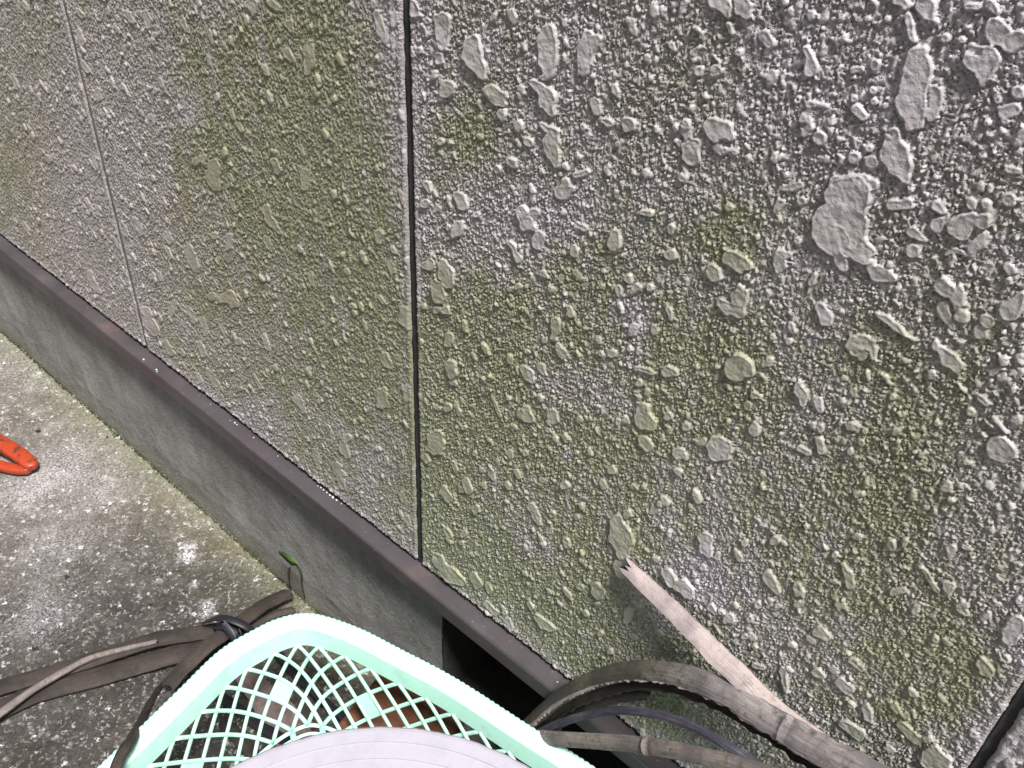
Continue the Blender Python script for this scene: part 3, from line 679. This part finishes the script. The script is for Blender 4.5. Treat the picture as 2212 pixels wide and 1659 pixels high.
o = blobs('paint_drops', sp, M_SPECK, None); o['label'] = 'pale paint drops spattered on the ledge'
o.parent = fl1; o.matrix_parent_inverse = fl1.matrix_parent_inverse.copy(); put(o, house); o.parent = fl1

# foundation with an open underfloor vent
VX0, VX1, VZ0, VZ1 = .636, 1.02, .045, .235
def foundation():
    step = .006
    xs = np.unique(np.r_[np.arange(-1.2, 1.8, step), VX0, VX1]); zs = np.unique(np.r_[np.arange(-.02, .2932, step), VZ0, VZ1])
    r_ = np.random.default_rng(8)
    X, Z = np.meshgrid(xs, zs)
    Yd = vnoise(*X.shape, 10, 10, r_) * .0007 + vnoise(*X.shape, 3, 3, r_) * .0003 + .001
    Yd -= .004 * np.clip(1 - Z / .035, 0, 1) ** 2
    mb = MB()
    V = np.stack([X, Yd, Z], -1).reshape(-1, 3); nr, nc = X.shape; F = []
    for i in range(nr - 1):
        zc = (zs[i] + zs[i + 1]) / 2
        for j in range(nc - 1):
            xc = (xs[j] + xs[j + 1]) / 2
            if VX0 < xc < VX1 and VZ0 < zc < VZ1: continue
            a = i * nc + j; F.append((a, a + 1, a + nc + 1, a + nc))
    mb.add(V, F)
    # reveals of the opening
    d = .10; e = .0012
    a, b, c, f = VX0, VX1, VZ0, VZ1
    o = mb.obj('foundation', M_FOUND)
    dm = np.zeros(mb.n); n0 = len(V)
    dm[:n0] = (np.clip(1 - Z / .05, 0, 1) ** .8 * .75 + np.clip(vnoise(nr, nc, 12, 9, r_) * .15, 0, 1)).reshape(-1)
    at_ = o.data.attributes.new('damp', 'FLOAT', 'POINT'); at_.data.foreach_set('value', np.clip(dm, 0, 1).astype(np.float32))
    return put(o, house)
fnd = foundation()
V, F = boxmesh(VX0 - .001, VX1 + .001, .004, .5, VZ0 - .001, VZ1 + .001)
vo = put(mesh_obj('vent_cavity', V, [f for k, f in enumerate(F) if k != 2], M_VOID, smooth=False), house)
vo.parent = fnd

# ------------------------------------------------------------------ moss line along the foundation foot
mb = MB(); r_ = np.random.default_rng(21)
for i in range(2600):
    x = r_.uniform(-1.1, 1.6); y = -.0035 - abs(r_.normal(0, .0016)) - (.004 if r_.random() < .08 else 0) * r_.random(); s = r_.uniform(.0007, .0021)
    a = r_.normal(size=(4, 3)); V = np.vstack([np.array([[1, 0, 0], [-1, 0, 0], [0, 1, 0], [0, -1, 0], [0, 0, 1]]) * s * (1 + .4 * r_.normal(size=(5, 1)))]) + [x, y, s * .1]
    mb.add(V, [(0, 2, 4), (2, 1, 4), (1, 3, 4), (3, 0, 4)])
tag(mb.obj('moss', M_MOSS), 'dark moss and soil along the foot of the foundation', 'moss', kind='stuff')

# ------------------------------------------------------------------ strips of bamboo, bands
def add_uv(o, nprof, npath, length, width):
    me = o.data; uvl = me.uv_layers.new(name='UVMap')
    li = np.zeros(len(me.loops), np.int32); me.loops.foreach_get('vertex_index', li)
    u = (li // nprof) / max(npath - 1, 1) * length; v = np.abs(((li % nprof) / nprof) * 2 - 1) * width
    uv = np.stack([u, v], 1).reshape(-1).astype(np.float32)
    uvl.data.foreach_set('uv', uv)

def strip(name, pts, width, mat, thick=.004, curl=.25, up=(0, 0, 1), ragged=.04, nodes=(), taper=None, parent=None, seed=0, fray=1.0, step=.004, twist=None, profn=8):
    """split culm: shell segment of an arc swept along a spline. curl = arc rise / width"""
    r_ = np.random.default_rng(seed)
    P = resample(catmull(pts, 14), step); n = len(P)
    L = np.linalg.norm(np.diff(P, axis=0), axis=1).sum()
    t = np.linspace(-1, 1, profn)
    rw1 = 1 + ragged * np.convolve(r_.standard_normal(n + 10), np.ones(3) / 3, 'same')[5:5 + n]
    rw2 = 1 + ragged * np.convolve(r_.standard_normal(n + 10), np.ones(3) / 3, 'same')[5:5 + n]
    def prof(i, n_):
        s = 1.0
        f = i / (n_ - 1)
        if taper: s = np.interp(f, [0, .5, 1], taper)
        bulge = 0
        for nd in nodes: bulge += .0024 * math.exp(-((f - nd) * L / .002) ** 2) - .0010 * math.exp(-((f - nd) * L - .005) ** 2 / .0025 ** 2)
        u = t * width / 2 * s; u = np.where(t < 0, u * rw1[i], u * rw2[i])
        v = curl * width * s * (1 - t * t) - curl * width * .5
        top = np.stack([u, v + thick / 2 + bulge], 1); bot = np.stack([u[::-1] * .96, v[::-1] - thick / 2], 1)
        return np.vstack([top, bot])
    tw = None if twist is None else np.interp(np.linspace(0, 1, n), np.linspace(0, 1, len(twist)), twist)
    V, F = sweep(P, prof, up=up, twist=tw)
    # frayed ends
    m = profn * 2
    for e0, sgn in ((0, -1), (n - 1, 1)):
        d = P[e0] - P[e0 + (1 if e0 == 0 else -1)]; d /= np.linalg.norm(d)
        f = r_.uniform(-.003, .005, profn); f = np.r_[f, f[::-1]]
        V[e0 * m:(e0 + 1) * m] += d * f[:, None] * min(1, width / .015) * fray
    o = mesh_obj(name, V, F, mat, None, True, 32)
    add_uv(o, m, n, L, width)
    return o

def thing(o, label, cat, group=None): return tag(o, label, cat, group)

def A(*q, y=None, z=None): return [at(a, b, y=(y[i] if hasattr(y, '__len__') else y), z=(z[i] if hasattr(z, '__len__') else z)) for i, (a, b) in enumerate(q)]

TOW = (-.25, -1, .35)      # 'up' of strips that face the viewer from the wall
# -- right-hand bundle beside the basket
big = A((1080, 1618), (1150, 1556), (1215, 1502), (1300, 1462), (1390, 1447), (1480, 1460), (1570, 1495), (1650, 1545), (1740, 1600), (1840, 1655), (1960, 1720), (2080, 1790), (2260, 1890), (2500, 2040),
        y=[-.034, -.034, -.034, -.034, -.034, -.034, -.035, -.037, -.040, -.044, -.048, -.05, -.055, -.06])
root = empty('bamboo_strip', tuple(big[7]), 'thick arched half culm of bamboo, mossy green on top, with a pale splinter branching off', 'bamboo', 'split bamboo pieces')
b1 = put(strip('culm', big, .0200, M_BAMG, .0035, .20, up=(-.1, -.75, .75), ragged=.06, nodes=(.66,), seed=1, step=.003, taper=(.75, .95, 1.55)), root)
fork = A((1357, 1228), (1400, 1268), (1450, 1315), (1500, 1365), (1550, 1415), (1600, 1462), (1655, 1520), (1710, 1565), (1770, 1608),
         y=[-.010, -.013, -.016, -.019, -.022, -.025, -.028, -.031, -.034])
pale = put(strip('side_splinter', fork, .0178, M_BAMP, .0040, .05, fray=1.5, up=(-.1, -.8, .6), ragged=.06, taper=(.80, 1.05, 1.15), seed=4, step=.003), root)
pale['label'] = 'pale pinkish splinter with a broken tip that throws a shadow on the wall'
low_ = [np.array(p) + np.array([-.001, -.0035, -.0108 * (1 + .06 * max(0, i - 3))]) for i, p in enumerate(big[1:11])]
fr_ = put(strip('frayed_edge', low_, .0042, M_BAMP, .0022, .2, up=(-.1, -.75, .75), ragged=.55, seed=33, step=.0018, profn=5), root)
fr_['label'] = 'torn pale fibres along the lower edge'
under = [np.array(p) + np.array([.0, .004, -.0125]) for p in big[1:11]]
put(strip('inner_face', under, .010, M_BAMD, .0015, -.2, up=(-.1, -.75, .75), ragged=.12, seed=34, step=.003), root)
inner = A((1100, 1632), (1165, 1572), (1230, 1526), (1310, 1493), (1390, 1478), (1480, 1492), (1570, 1530), (1660, 1585), (1740, 1640), (1830, 1700),
          y=[-.027, -.027, -.027, -.027, -.026, -.026, -.026, -.027, -.03, -.033])
thing(strip('bamboo_strip', inner, .012, M_BAMD, .0035, -.2, up=(-.1, -.5, .8), ragged=.22, seed=7, step=.003),
      'dark rotten bamboo strip curving just under the thick arched culm', 'bamboo', 'split bamboo pieces')
inner2 = A((1110, 1640), (1170, 1590), (1230, 1548), (1290, 1520), (1350, 1505), (1400, 1500), y=[-.025, -.025, -.024, -.024, -.023, -.022])
thing(strip('bamboo_strip', inner2, .011, M_BAMD, .003, .2, up=(-.1, -.6, .8), ragged=.3, seed=17, step=.003),
      'short crumbling dark strip of bamboo between the mossy arch and the black band', 'bamboo', 'split bamboo pieces')
lowp = A((1120, 1590), (1190, 1595), (1280, 1601), (1360, 1607), (1450, 1620), (1550, 1642), (1640, 1668), (1760, 1710), (1950, 1800), (2150, 1900),
         y=[-.058, -.058, -.058, -.058, -.060, -.062, -.064, -.066, -.066, -.066])
thing(strip('bamboo_strip', lowp, .0155, M_BAM, .0035, .22, up=(0, -.75, .7), ragged=.03, nodes=(.40,), seed=9, step=.0025),
      'straight grey bamboo strip with one pale node ring, lowest piece right of the basket', 'bamboo', 'split bamboo pieces')
band = A((1120, 1606), (1180, 1574), (1250, 1549), (1330, 1535), (1410, 1542), (1490, 1567), (1560, 1604), (1640, 1655), (1720, 1712), y=[-.046, -.046, -.046, -.046, -.046, -.048, -.05, -.052, -.056])
thing(strip('plastic_band', band, .0085, M_BLACKW, .0022, .25, up=(0, -.6, .75), ragged=.03, seed=10, step=.003),
      'glossy black plastic band arching between two bamboo pieces right of the basket', 'band', 'black plastic bands')

# -- left-hand pieces on the concrete
def zc(p, q): return (p / 2.967, 1152 + q / 2.967)
la = A(zc(-150, 1030), zc(0, 985), zc(400, 870), zc(700, 772), zc(1000, 678), zc(1340, 628), zc(1480, 600), z=[.012, .012, .014, .018, .022, .026, .028])
thing(strip('bamboo_strip', la, .026, M_BAMD, .003, .12, ragged=.05, seed=21), 'dark brown split bamboo along the upper edge of the bundle at lower left', 'bamboo', 'split bamboo pieces')
lc = A(zc(-150, 1220), zc(0, 1130), zc(250, 1020), zc(600, 925), zc(900, 838), zc(1250, 735), zc(1420, 660), z=[.008, .008, .009, .010, .012, .016, .020])
thing(strip('bamboo_strip', lc, .032, M_BAMD, .003, .10, ragged=.03, seed=22), 'widest dark split bamboo lying flat on the concrete at lower left', 'bamboo', 'split bamboo pieces')
lb = A(zc(-120, 1230), zc(0, 1150), zc(200, 1005), zc(430, 870), zc(580, 795), zc(760, 745), zc(1000, 690), z=[.026, .026, .027, .027, .026, .026, .028])
thing(strip('bamboo_strip', lb, .0105, M_BAM, .003, .3, ragged=.05, seed=23, taper=(1.2, .9, .6)), 'narrow pale bamboo sliver twisted across the bundle at lower left', 'bamboo', 'split bamboo pieces')
kd = A(zc(1070, 985), zc(1180, 860), zc(1330, 720), zc(1470, 620), zc(1600, 520), zc(1720, 440), zc(1850, 385), z=[.045, .048, .052, .052, .042, .030, .018])
thing(strip('bamboo_strip', kd, .0235, M_BAMD, .003, .12, ragged=.06, seed=24), 'dark short bamboo piece tied by the black strap, pointing at the green weed', 'bamboo', 'split bamboo pieces')
ke = A(zc(1500, 680), zc(1620, 600), zc(1760, 520), zc(1885, 490), z=[.02, .018, .016, .014])
thing(strip('bamboo_strip', ke, .0135, M_BAMD, .004, .3, ragged=.08, seed=25), 'stubby dark bamboo offcut just above the far corner of the basket rim', 'bamboo', 'split bamboo pieces')
kf = A(zc(1020, 985), zc(960, 1085), zc(900, 1205), zc(830, 1330), zc(770, 1430), zc(720, 1560), zc(690, 1680), z=[.10, .16, .235, .292, .298, .298, .298])
thing(strip('bamboo_strip', kf, .0095, M_BAMD, .003, .3, ragged=.12, seed=26, taper=(.8, 1.1, 1.2)), 'thin dark bamboo sliver leaning over the left rim of the basket', 'bamboo', 'split bamboo pieces')

# knot of black band round the tied pieces
kroot_loc = tuple(at(*zc(1470, 650), z=.03))
kroot = empty('rubber_band', kroot_loc, 'black rubber strap knotted round the bamboo pieces beside the basket corner', 'strap')
c0 = np.array(kroot_loc); axis_ = (np.array(kd[4]) - np.array(kd[2])); axis_ /= np.linalg.norm(axis_)
side_ = np.cross(axis_, [0, 0, 1]); side_ /= np.linalg.norm(side_)
cc = np.array(kd[3]) - [0, 0, .012]
for k in range(5):
    off = (k - 2) * .0045
    a = np.linspace(0, 2 * math.pi, 40, endpoint=False)
    ring = cc + axis_ * off * .9 + np.outer(np.cos(a), side_) * (.0225 + .0015 * (k % 2)) + np.outer(np.sin(a), [0, 0, 1]) * (.020 + .002 * (k % 3)) + np.outer(np.sin(a * 2 + k), axis_) * .004
    ring[:, 2] = np.maximum(ring[:, 2], .003)
    V, F = sweep(ring, ngon(.0032, 6, .0014), up=axis_, closed=True, cap=False)
    put(mesh_obj('strap_turn', V, F, M_BLACK), kroot)
tail = A(zc(1310, 568), zc(1370, 545), zc(1450, 545), zc(1540, 575), zc(1610, 615), zc(1680, 660), z=[.040, .070, .082, .080, .07, .05])
put(strip('strap_tail', tail, .011, M_BLACK, .002, .1, seed=30), kroot)
tail = A(zc(1430, 580), zc(1480, 640), zc(1500, 700), zc(1470, 750), zc(1400, 760), z=[.080, .074, .064, .045, .02])
put(strip('strap_tail', tail, .010, M_BLACK, .002, .1, up=(0, -.5, .8), seed=31), kroot)
tail = A(zc(1235, 845), zc(1250, 880), zc(1290, 905), zc(1330, 905), z=[.02, .025, .02, .012])
put(strip('strap_tail', tail, .007, M_BLACK, .002, .1, seed=32), kroot)

# -- things under the basket, seen through its mesh
def z7(p, q): return (406.6 + p / 5.4406, 1355.4 + q / 5.4406)
s1 = A(z7(1000, 250), z7(1120, 380), z7(1300, 580), z7(1500, 770), z7(1700, 960), z7(1990, 1160), z7(2250, 1330), z=.022)
thing(strip('plastic_band', s1, .0125, M_BLACK, .002, .05, seed=40), 'black flat band under the basket mesh nearer to the brown block', 'band', 'black plastic bands')
s2 = A(z7(250, 700), z7(400, 830), z7(600, 960), z7(850, 1160), z7(1100, 1300), z7(1400, 1480), z=.024)
thing(strip('plastic_band', s2, .0145, M_BLACK, .002, .05, seed=41), 'black flat band under the basket mesh lying across the rotten board', 'band', 'black plastic bands')
bd = A(z7(640, 560), z7(850, 780), z7(1000, 960), z7(1120, 1150), z7(1300, 1400), z7(1450, 1600), z=.009)
thing(strip('rotten_board', bd, .050, M_BOARD, .008, .03, seed=42, ragged=.08, taper=(.5, 1.0, .9)), 'pinkish weathered wood board lying on the concrete under the basket', 'board')
bd = A(z7(420, 1120), z7(600, 1300), z7(700, 1420), z7(820, 1560), z=.007)
thing(strip('bamboo_strip', bd, .018, M_BAMD, .005, .2, seed=43, ragged=.1), 'dark bamboo piece lying under the left mesh of the basket', 'bamboo', 'split bamboo pieces')

# brown clay block that carries the basket
def zz2(p, q): return (677.7 + p / 3.264, 1152 + q / 3.264)
bz = .112
c1 = at(*zz2(470, 975), z=bz); c2 = at(*zz2(1060, 1310), z=bz); c3 = at(*zz2(235, 1290), z=bz)
e1 = (c2 - c1); e2 = (c3 - c1); e2 = e2 / np.linalg.norm(e2) * .20
e1n = e1 / np.linalg.norm(e1); e2p = np.array([-e1n[1], e1n[0], 0]); e2p *= np.sign(e2p @ e2) * .19
def bevel_box(c, a, b, h, r):
    # rounded-edge block: base corner c (top level), spans a and b, height h
    mb = MB(); la, lb = np.linalg.norm(a), np.linalg.norm(b); ua, ub = a / la, b / lb
    rings = [(0, 0, 0), (0, 0, h - r), (r * .3, r * .3, h - r * .3), (r, r, h)]
    V = []
    for (ia, ib, zt) in rings:
        for (p, q) in ((0, 0), (1, 0), (1, 1), (0, 1)):
            V.append(c + ua * (ia if p == 0 else la - ia) + ub * (ib if q == 0 else lb - ib) + np.array([0, 0, zt - h]))
    F = [(3, 2, 1, 0)]
    for k in range(len(rings) - 1):
        for i in range(4): F.append((k * 4 + i, k * 4 + (i + 1) % 4, (k + 1) * 4 + (i + 1) % 4, (k + 1) * 4 + i))
    F.append(tuple(range((len(rings) - 1) * 4, len(rings) * 4)))
    mb.add(V, F); return mb
mb = bevel_box(c1, e1, e2p, bz - .003, .004)
blk = mb.obj('clay_block', M_BRICK, smooth=False)
thing(blk, 'reddish brown clay block under the basket, seen through its green mesh', 'block')

# ------------------------------------------------------------------ laundry basket
RZ = .27
rim_px = [(205.6, 1659), (303, 1566.5), (387.5, 1484), (472, 1403), (546, 1358), (606.6, 1330.6), (674, 1322), (769.6, 1351), (861.5, 1397), (984, 1461.5), (1137, 1559.6), (1290.5, 1657.6)]
vis = [at(a, b, z=RZ)[:2] for a, b in rim_px]
rest = [(1.00, -.040), (1.065, -.055), (1.115, -.10), (1.135, -.19), (1.145, -.32), (1.14, -.46), (1.115, -.55), (1.04, -.595), (.92, -.612), (.78, -.612), (.66, -.60), (.595, -.56), (.562, -.49)]
path = catmull([tuple(p) for p in vis] + rest, 12, closed=True)
path = resample(path, .0012, closed=True)
for _ in range(40): path = (path + np.roll(path, 1, 0) * .5 + np.roll(path, -1, 0) * .5) / 2
npth = len(path)
Tn = np.roll(path, -3, 0) - np.roll(path, 3, 0); Tn /= np.linalg.norm(Tn, axis=1)[:, None]
NI = np.stack([Tn[:, 1], -Tn[:, 0]], 1)            # inward: the path runs clockwise
cen = path.mean(0)
if ((cen - path) * NI).sum() < 0: NI = -NI
bask = empty('laundry_basket', (cen[0], cen[1], bz), 'mint green plastic mesh basket with a broad rounded rim', 'basket')
prof = np.array([(0, -.019), (.0, -.006), (.0012, -.0022), (.0045, -.0003), (.010, .0002), (.019, -.0004), (.0222, -.0008), (.0232, -.0018), (.0236, -.004), (.0256, -.030), (.0236, -.0303), (.0215, -.006), (.019, -.0035), (.006, -.003), (.0025, -.006), (.0018, -.019)])
V = np.zeros((npth, len(prof), 3))
sarc = np.arange(npth) * np.linalg.norm(path[1] - path[0])
rib = np.abs(np.sin(sarc * math.pi / .0068)) ** .8 * .0014
for k, (u, v) in enumerate(prof):
    du = u - (rib if k < 4 else rib * .3 if k == 4 else 0)
    V[:, k, :2] = path + NI * (du[:, None] if hasattr(du, '__len__') else du); V[:, k, 2] = RZ + v
m = len(prof)
F = [(i * m + k, i * m + (k + 1) % m, ((i + 1) % npth) * m + (k + 1) % m, ((i + 1) % npth) * m + k) for i in range(npth) for k in range(m)]
put(mesh_obj('rim', V.reshape(-1, 3), F, M_MINT, None, True, 24), bask)

def smooth_off(off, k):
    Q = path + NI * off
    for _ in range(k): Q = (Q + np.roll(Q, 1, 0) * .5 + np.roll(Q, -1, 0) * .5) / 2
    return Q
top_p = smooth_off(.0245, 200); bot_p = smooth_off(.050, 1500)
ZT, ZB = RZ - .029, bz + .004
per = npth
def surf(s, t):
    """s index along the path (float), t 0 top .. 1 foot"""
    s = s % per; i = int(s); f = s - i; j = (i + 1) % per
    a = top_p[i] * (1 - f) + top_p[j] * f; b = bot_p[i] * (1 - f) + bot_p[j] * f
    bul = math.sin(min(t, 1) * math.pi) * .10
    tt = t ** 1.5 * .75 + t * .25
    p = a * (1 - tt) + b * tt
    return np.array([p[0], p[1], ZT + (ZB - ZT) * (t + bul * .0)])
nb = int(round(per * .0012 / .038)); ds = per / nb
mbw = MB()
lean = 3.0 * ds
K = 16
for fam in (1, -1):
    for b in range(nb):
        pts = np.array([surf(b * ds + fam * lean * t, t) for t in np.linspace(0, 1, K)])
        mid = surf(b * ds + fam * lean * .5, .5); nrm = np.array([*(cen - mid[:2]), 0]); 
        i0 = int((b * ds + fam * lean * .5) % per); nrm = np.array([NI[i0][0], NI[i0][1], .25])
        pts = pts + nrm / np.linalg.norm(nrm) * (.0006 * fam)
        V, F = sweep(pts, [(-.0024, -.0011), (.0024, -.0011), (.0024, .0004), (.0017, .0012), (-.0017, .0012), (-.0024, .0004)], up=nrm)
        mbw.add(V, F)
# a few closed cells of the mesh
def cell(b, q):
    s0 = b * ds; tstep = ds / 2 / lean
    c = [(s0, q * tstep), (s0 + ds / 2, (q + 1) * tstep), (s0, (q + 2) * tstep), (s0 - ds / 2, (q + 1) * tstep)]
    if c[2][1] > 1: return
    P = [surf(*x) for x in c]; n_ = np.array([*NI[int(s0) % per], .2]) * .0008
    V = [p + n_ for p in P] + [p - n_ for p in P]
    put(mesh_obj('closed_cell', V, [(0, 1, 2, 3), (7, 6, 5, 4), (0, 4, 5, 1), (1, 5, 6, 2), (2, 6, 7, 3), (3, 7, 4, 0)], M_MINT, smooth=False), bask)
for b in range(2, nb, 4): cell(b, 2)
wallm = put(mbw.obj('mesh_wall', M_MINT), bask)
# floor: rings and radial ribs
mbf = MB(); bc = bot_p.mean(0)
for k, s in enumerate([1.0, .965, .93, .895, .86] + list(np.arange(.80, .2, -.06))):
    Q = bc + (bot_p[::6] - bc) * s
    ring = np.c_[Q, np.full(len(Q), ZB - .001 - (0 if k < 1 else .0015))]
    V, F = sweep(ring, ngon(.0022 if k else .0028, 6, .0018), closed=True, cap=False)
    mbf.add(V, F)
for b in range(0, nb, 2):
    p = bot_p[int(b * ds) % per]
    line = np.array([[*(bc + (p - bc) * s), ZB - .0008 * (1)] for s in np.linspace(1.0, .2, 12)])
    V, F = sweep(line, [(-.0035, -.0012), (.0035, -.0012), (.0035, .0012), (-.0035, .0012)])
    mbf.add(V, F)
put(mbf.obj('mesh_floor', M_MINT), bask)

# ------------------------------------------------------------------ white tub standing in the basket
LX, LY, LZ, LR = .961, -.398, .45, .2255
tub = empty('plastic_tub', (LX, LY, bz + .006), 'round white plastic tub with a ringed lid standing in the mint basket', 'tub')
def lathe(name, prof, cx, cy, mat, n=128, wob=0, smooth=True):
    a = np.arange(n) * 2 * math.pi / n; V = []; r_ = np.random.default_rng(2)
    w_ = np.convolve(np.tile(r_.standard_normal(n), 3), np.ones(3) / 3, 'same')[n:2 * n] * wob
    for (r, z, q) in prof: V.append(np.stack([cx + (r + w_ * q) * np.cos(a), cy + (r + w_ * q) * np.sin(a), np.full(n, z)], 1))
    V = np.concatenate(V); m = len(prof)
    F = [(k * n + i, k * n + (i + 1) % n, (k + 1) * n + (i + 1) % n, (k + 1) * n + i) for k in range(m - 1) for i in range(n)]
    F.append(tuple(range((m - 1) * n, m * n)))
    return mesh_obj(name, V, F, mat, None, smooth)
pr = [(LR - .006, LZ - .030, 0), (LR - .001, LZ - .029, 0), (LR, LZ - .006, 0), (LR - .0008, LZ - .0025, 1), (LR - .003, LZ - .0006, 1), (LR - .006, LZ, .5)]
r0 = LR - .010
z_ = LZ
while r0 > .03:
    pr += [(r0 - .0064, z_ + .0006, 0), (r0 - .0067, z_ - .0008, 0), (r0 - .0074, z_ - .0008, 0), (r0 - .0078, z_ - .0001, 0)]
    r0 -= .0155
pr.append((.02, LZ, 0))
put(lathe('lid', pr, LX, LY, M_LID, 420, .0005, False), tub)
put(lathe('tub_body', [(.14, bz + .008, 0), (.145, bz + .0075, 0), (.15, bz + .012, 0), (.18, .27, 0), (LR - .008, LZ - .03, 0), (LR - .008, LZ - .008, 0), (.05, LZ - .008, 0)], LX, LY, M_LID, 96), tub)

# ------------------------------------------------------------------ red tool handle at the left edge
tool = empty('hand_tool', tuple(at(20, 990, z=.01)), 'red orange painted tool handle of two arms meeting in a worn rounded tip', 'tool')
def arm(name, pts, w0, w1, th, seed):
    P = resample(catmull(pts, 12), .003); n = len(P)
    def prof(i, n_):
        f = i / (n_ - 1); w_ = (w0 + (w1 - w0) * f); e = min(1, (1 - f) * L / (w_ * .55)) if L > 0 else 1
        e = math.sqrt(max(1 - (1 - e) ** 2, .02)); q_ = ngon(1, 16); q_ = np.sign(q_) * np.abs(q_) ** .55; return q_ * [w_ / 2 * e, th / 2 * (e * .4 + .6)]
    L = np.linalg.norm(np.diff(P, axis=0), axis=1).sum()
    V, F = sweep(P, prof)
    return mesh_obj(name, V, F, M_RED)
u = at(-90, 920, z=.022), at(-40, 938, z=.022), at(0, 958, z=.022), at(40, 982, z=.022), at(62, 999, z=.02), at(77, 1009, z=.018)
put(arm('handle_arm', u, .033, .026, .016, 1), tool)
l = at(-90, 985, z=.011), at(-40, 996, z=.011), at(0, 1006, z=.011), at(35, 1014, z=.011), at(68, 1014, z=.012)
put(arm('handle_arm', l, .022, .017, .013, 2), tool)

# ------------------------------------------------------------------ weed at the foundation foot
weed = empty('weed', tuple(at(645, 1290, z=0.0)), 'small green weed with one long curved leaf growing from the foundation crack', 'plant')
def blade(pts, w, seed, name='leaf'):
    P = resample(catmull(pts, 10), .003); n = len(P)
    f = np.linspace(0, 1, n); ww = w * np.sin(np.clip(f * .93 + .05, 0, 1) * math.pi) ** .7
    def prof(i, n_): k = ww[i] / 2 + .0002; return [(-k, .1 * k), (0, -.35 * k), (k, .1 * k), (0, -.35 * k + .0004)]
    V, F = sweep(P, prof, up=(-.2, -.8, .5)); return put(mesh_obj(name, V, F, M_LEAF), weed)
z3 = lambda p, q: (338.9 + p / 5.4406, 1152 + q / 5.4406)
blade(A(z3(1560, 600), z3(1550, 500), z3(1570, 400), y=[-.008, -.012, -.016]), .012, 1)
blade(A(z3(1700, 620), z3(1695, 500), z3(1640, 380), z3(1540, 290), z3(1430, 215), y=[-.008, -.016, -.022, -.024, -.022]), .013, 2)
def stem(pts, r, name='stem', mat=M_MOSS):
    P = resample(catmull(pts, 10), .003); V, F = sweep(P, ngon(r, 5)); return put(mesh_obj(name, V, F, mat), weed)
stem(A(z3(1740, 760), z3(1720, 680), z3(1700, 600), y=[-.006, -.008, -.010]), .0009)
stem(A(z3(1570, 640), z3(1562, 610), z3(1560, 590), y=[-.006, -.008, -.010]), .0009)

# ------------------------------------------------------------------ crumbs of leaf and grit on the concrete
mb = MB(); r_ = np.random.default_rng(77)
spots = [zc(430, 285), zc(960, 457), zc(215, 745), zc(240, 740), zc(655, 1305), (82, 931), (232, 944)]
for i, q in enumerate(spots):
    p = at(*q, z=.001); s = .004 if i in (0, 2, 3, 5) else .0025
    a = np.sort(r_.random(6)) * 2 * math.pi; rr = s * (.5 + r_.random(6))
    V = np.vstack([np.stack([np.cos(a) * rr * 1.4, np.sin(a) * rr * .8, np.full(6, .0004)], 1), np.stack([np.cos(a) * rr, np.sin(a) * rr * .6, np.full(6, .0022)], 1)]) + p
    mb.add(V, [(k, (k + 1) % 6, 6 + (k + 1) % 6, 6 + k) for k in range(6)] + [tuple(range(6, 12))])
for i in range(900):
    x, y = r_.uniform(-.9, .6), -abs(r_.normal(0, .2 if i % 3 else .02)) - .005; s = r_.uniform(.0004, .0012)
    V = np.array([[1, 0, 0], [-1, 0, 0], [0, 1, 0], [0, -1, 0], [0, 0, 1]]) * s * (1 + .4 * r_.normal(size=(5, 1))) + [x, y, s * .2]
    mb.add(V, [(0, 2, 4), (2, 1, 4), (1, 3, 4), (3, 0, 4)])
tag(mb.obj('grit', M_CRUMB), 'dark crumbs of leaf and grit scattered on the concrete', 'grit', kind='stuff')
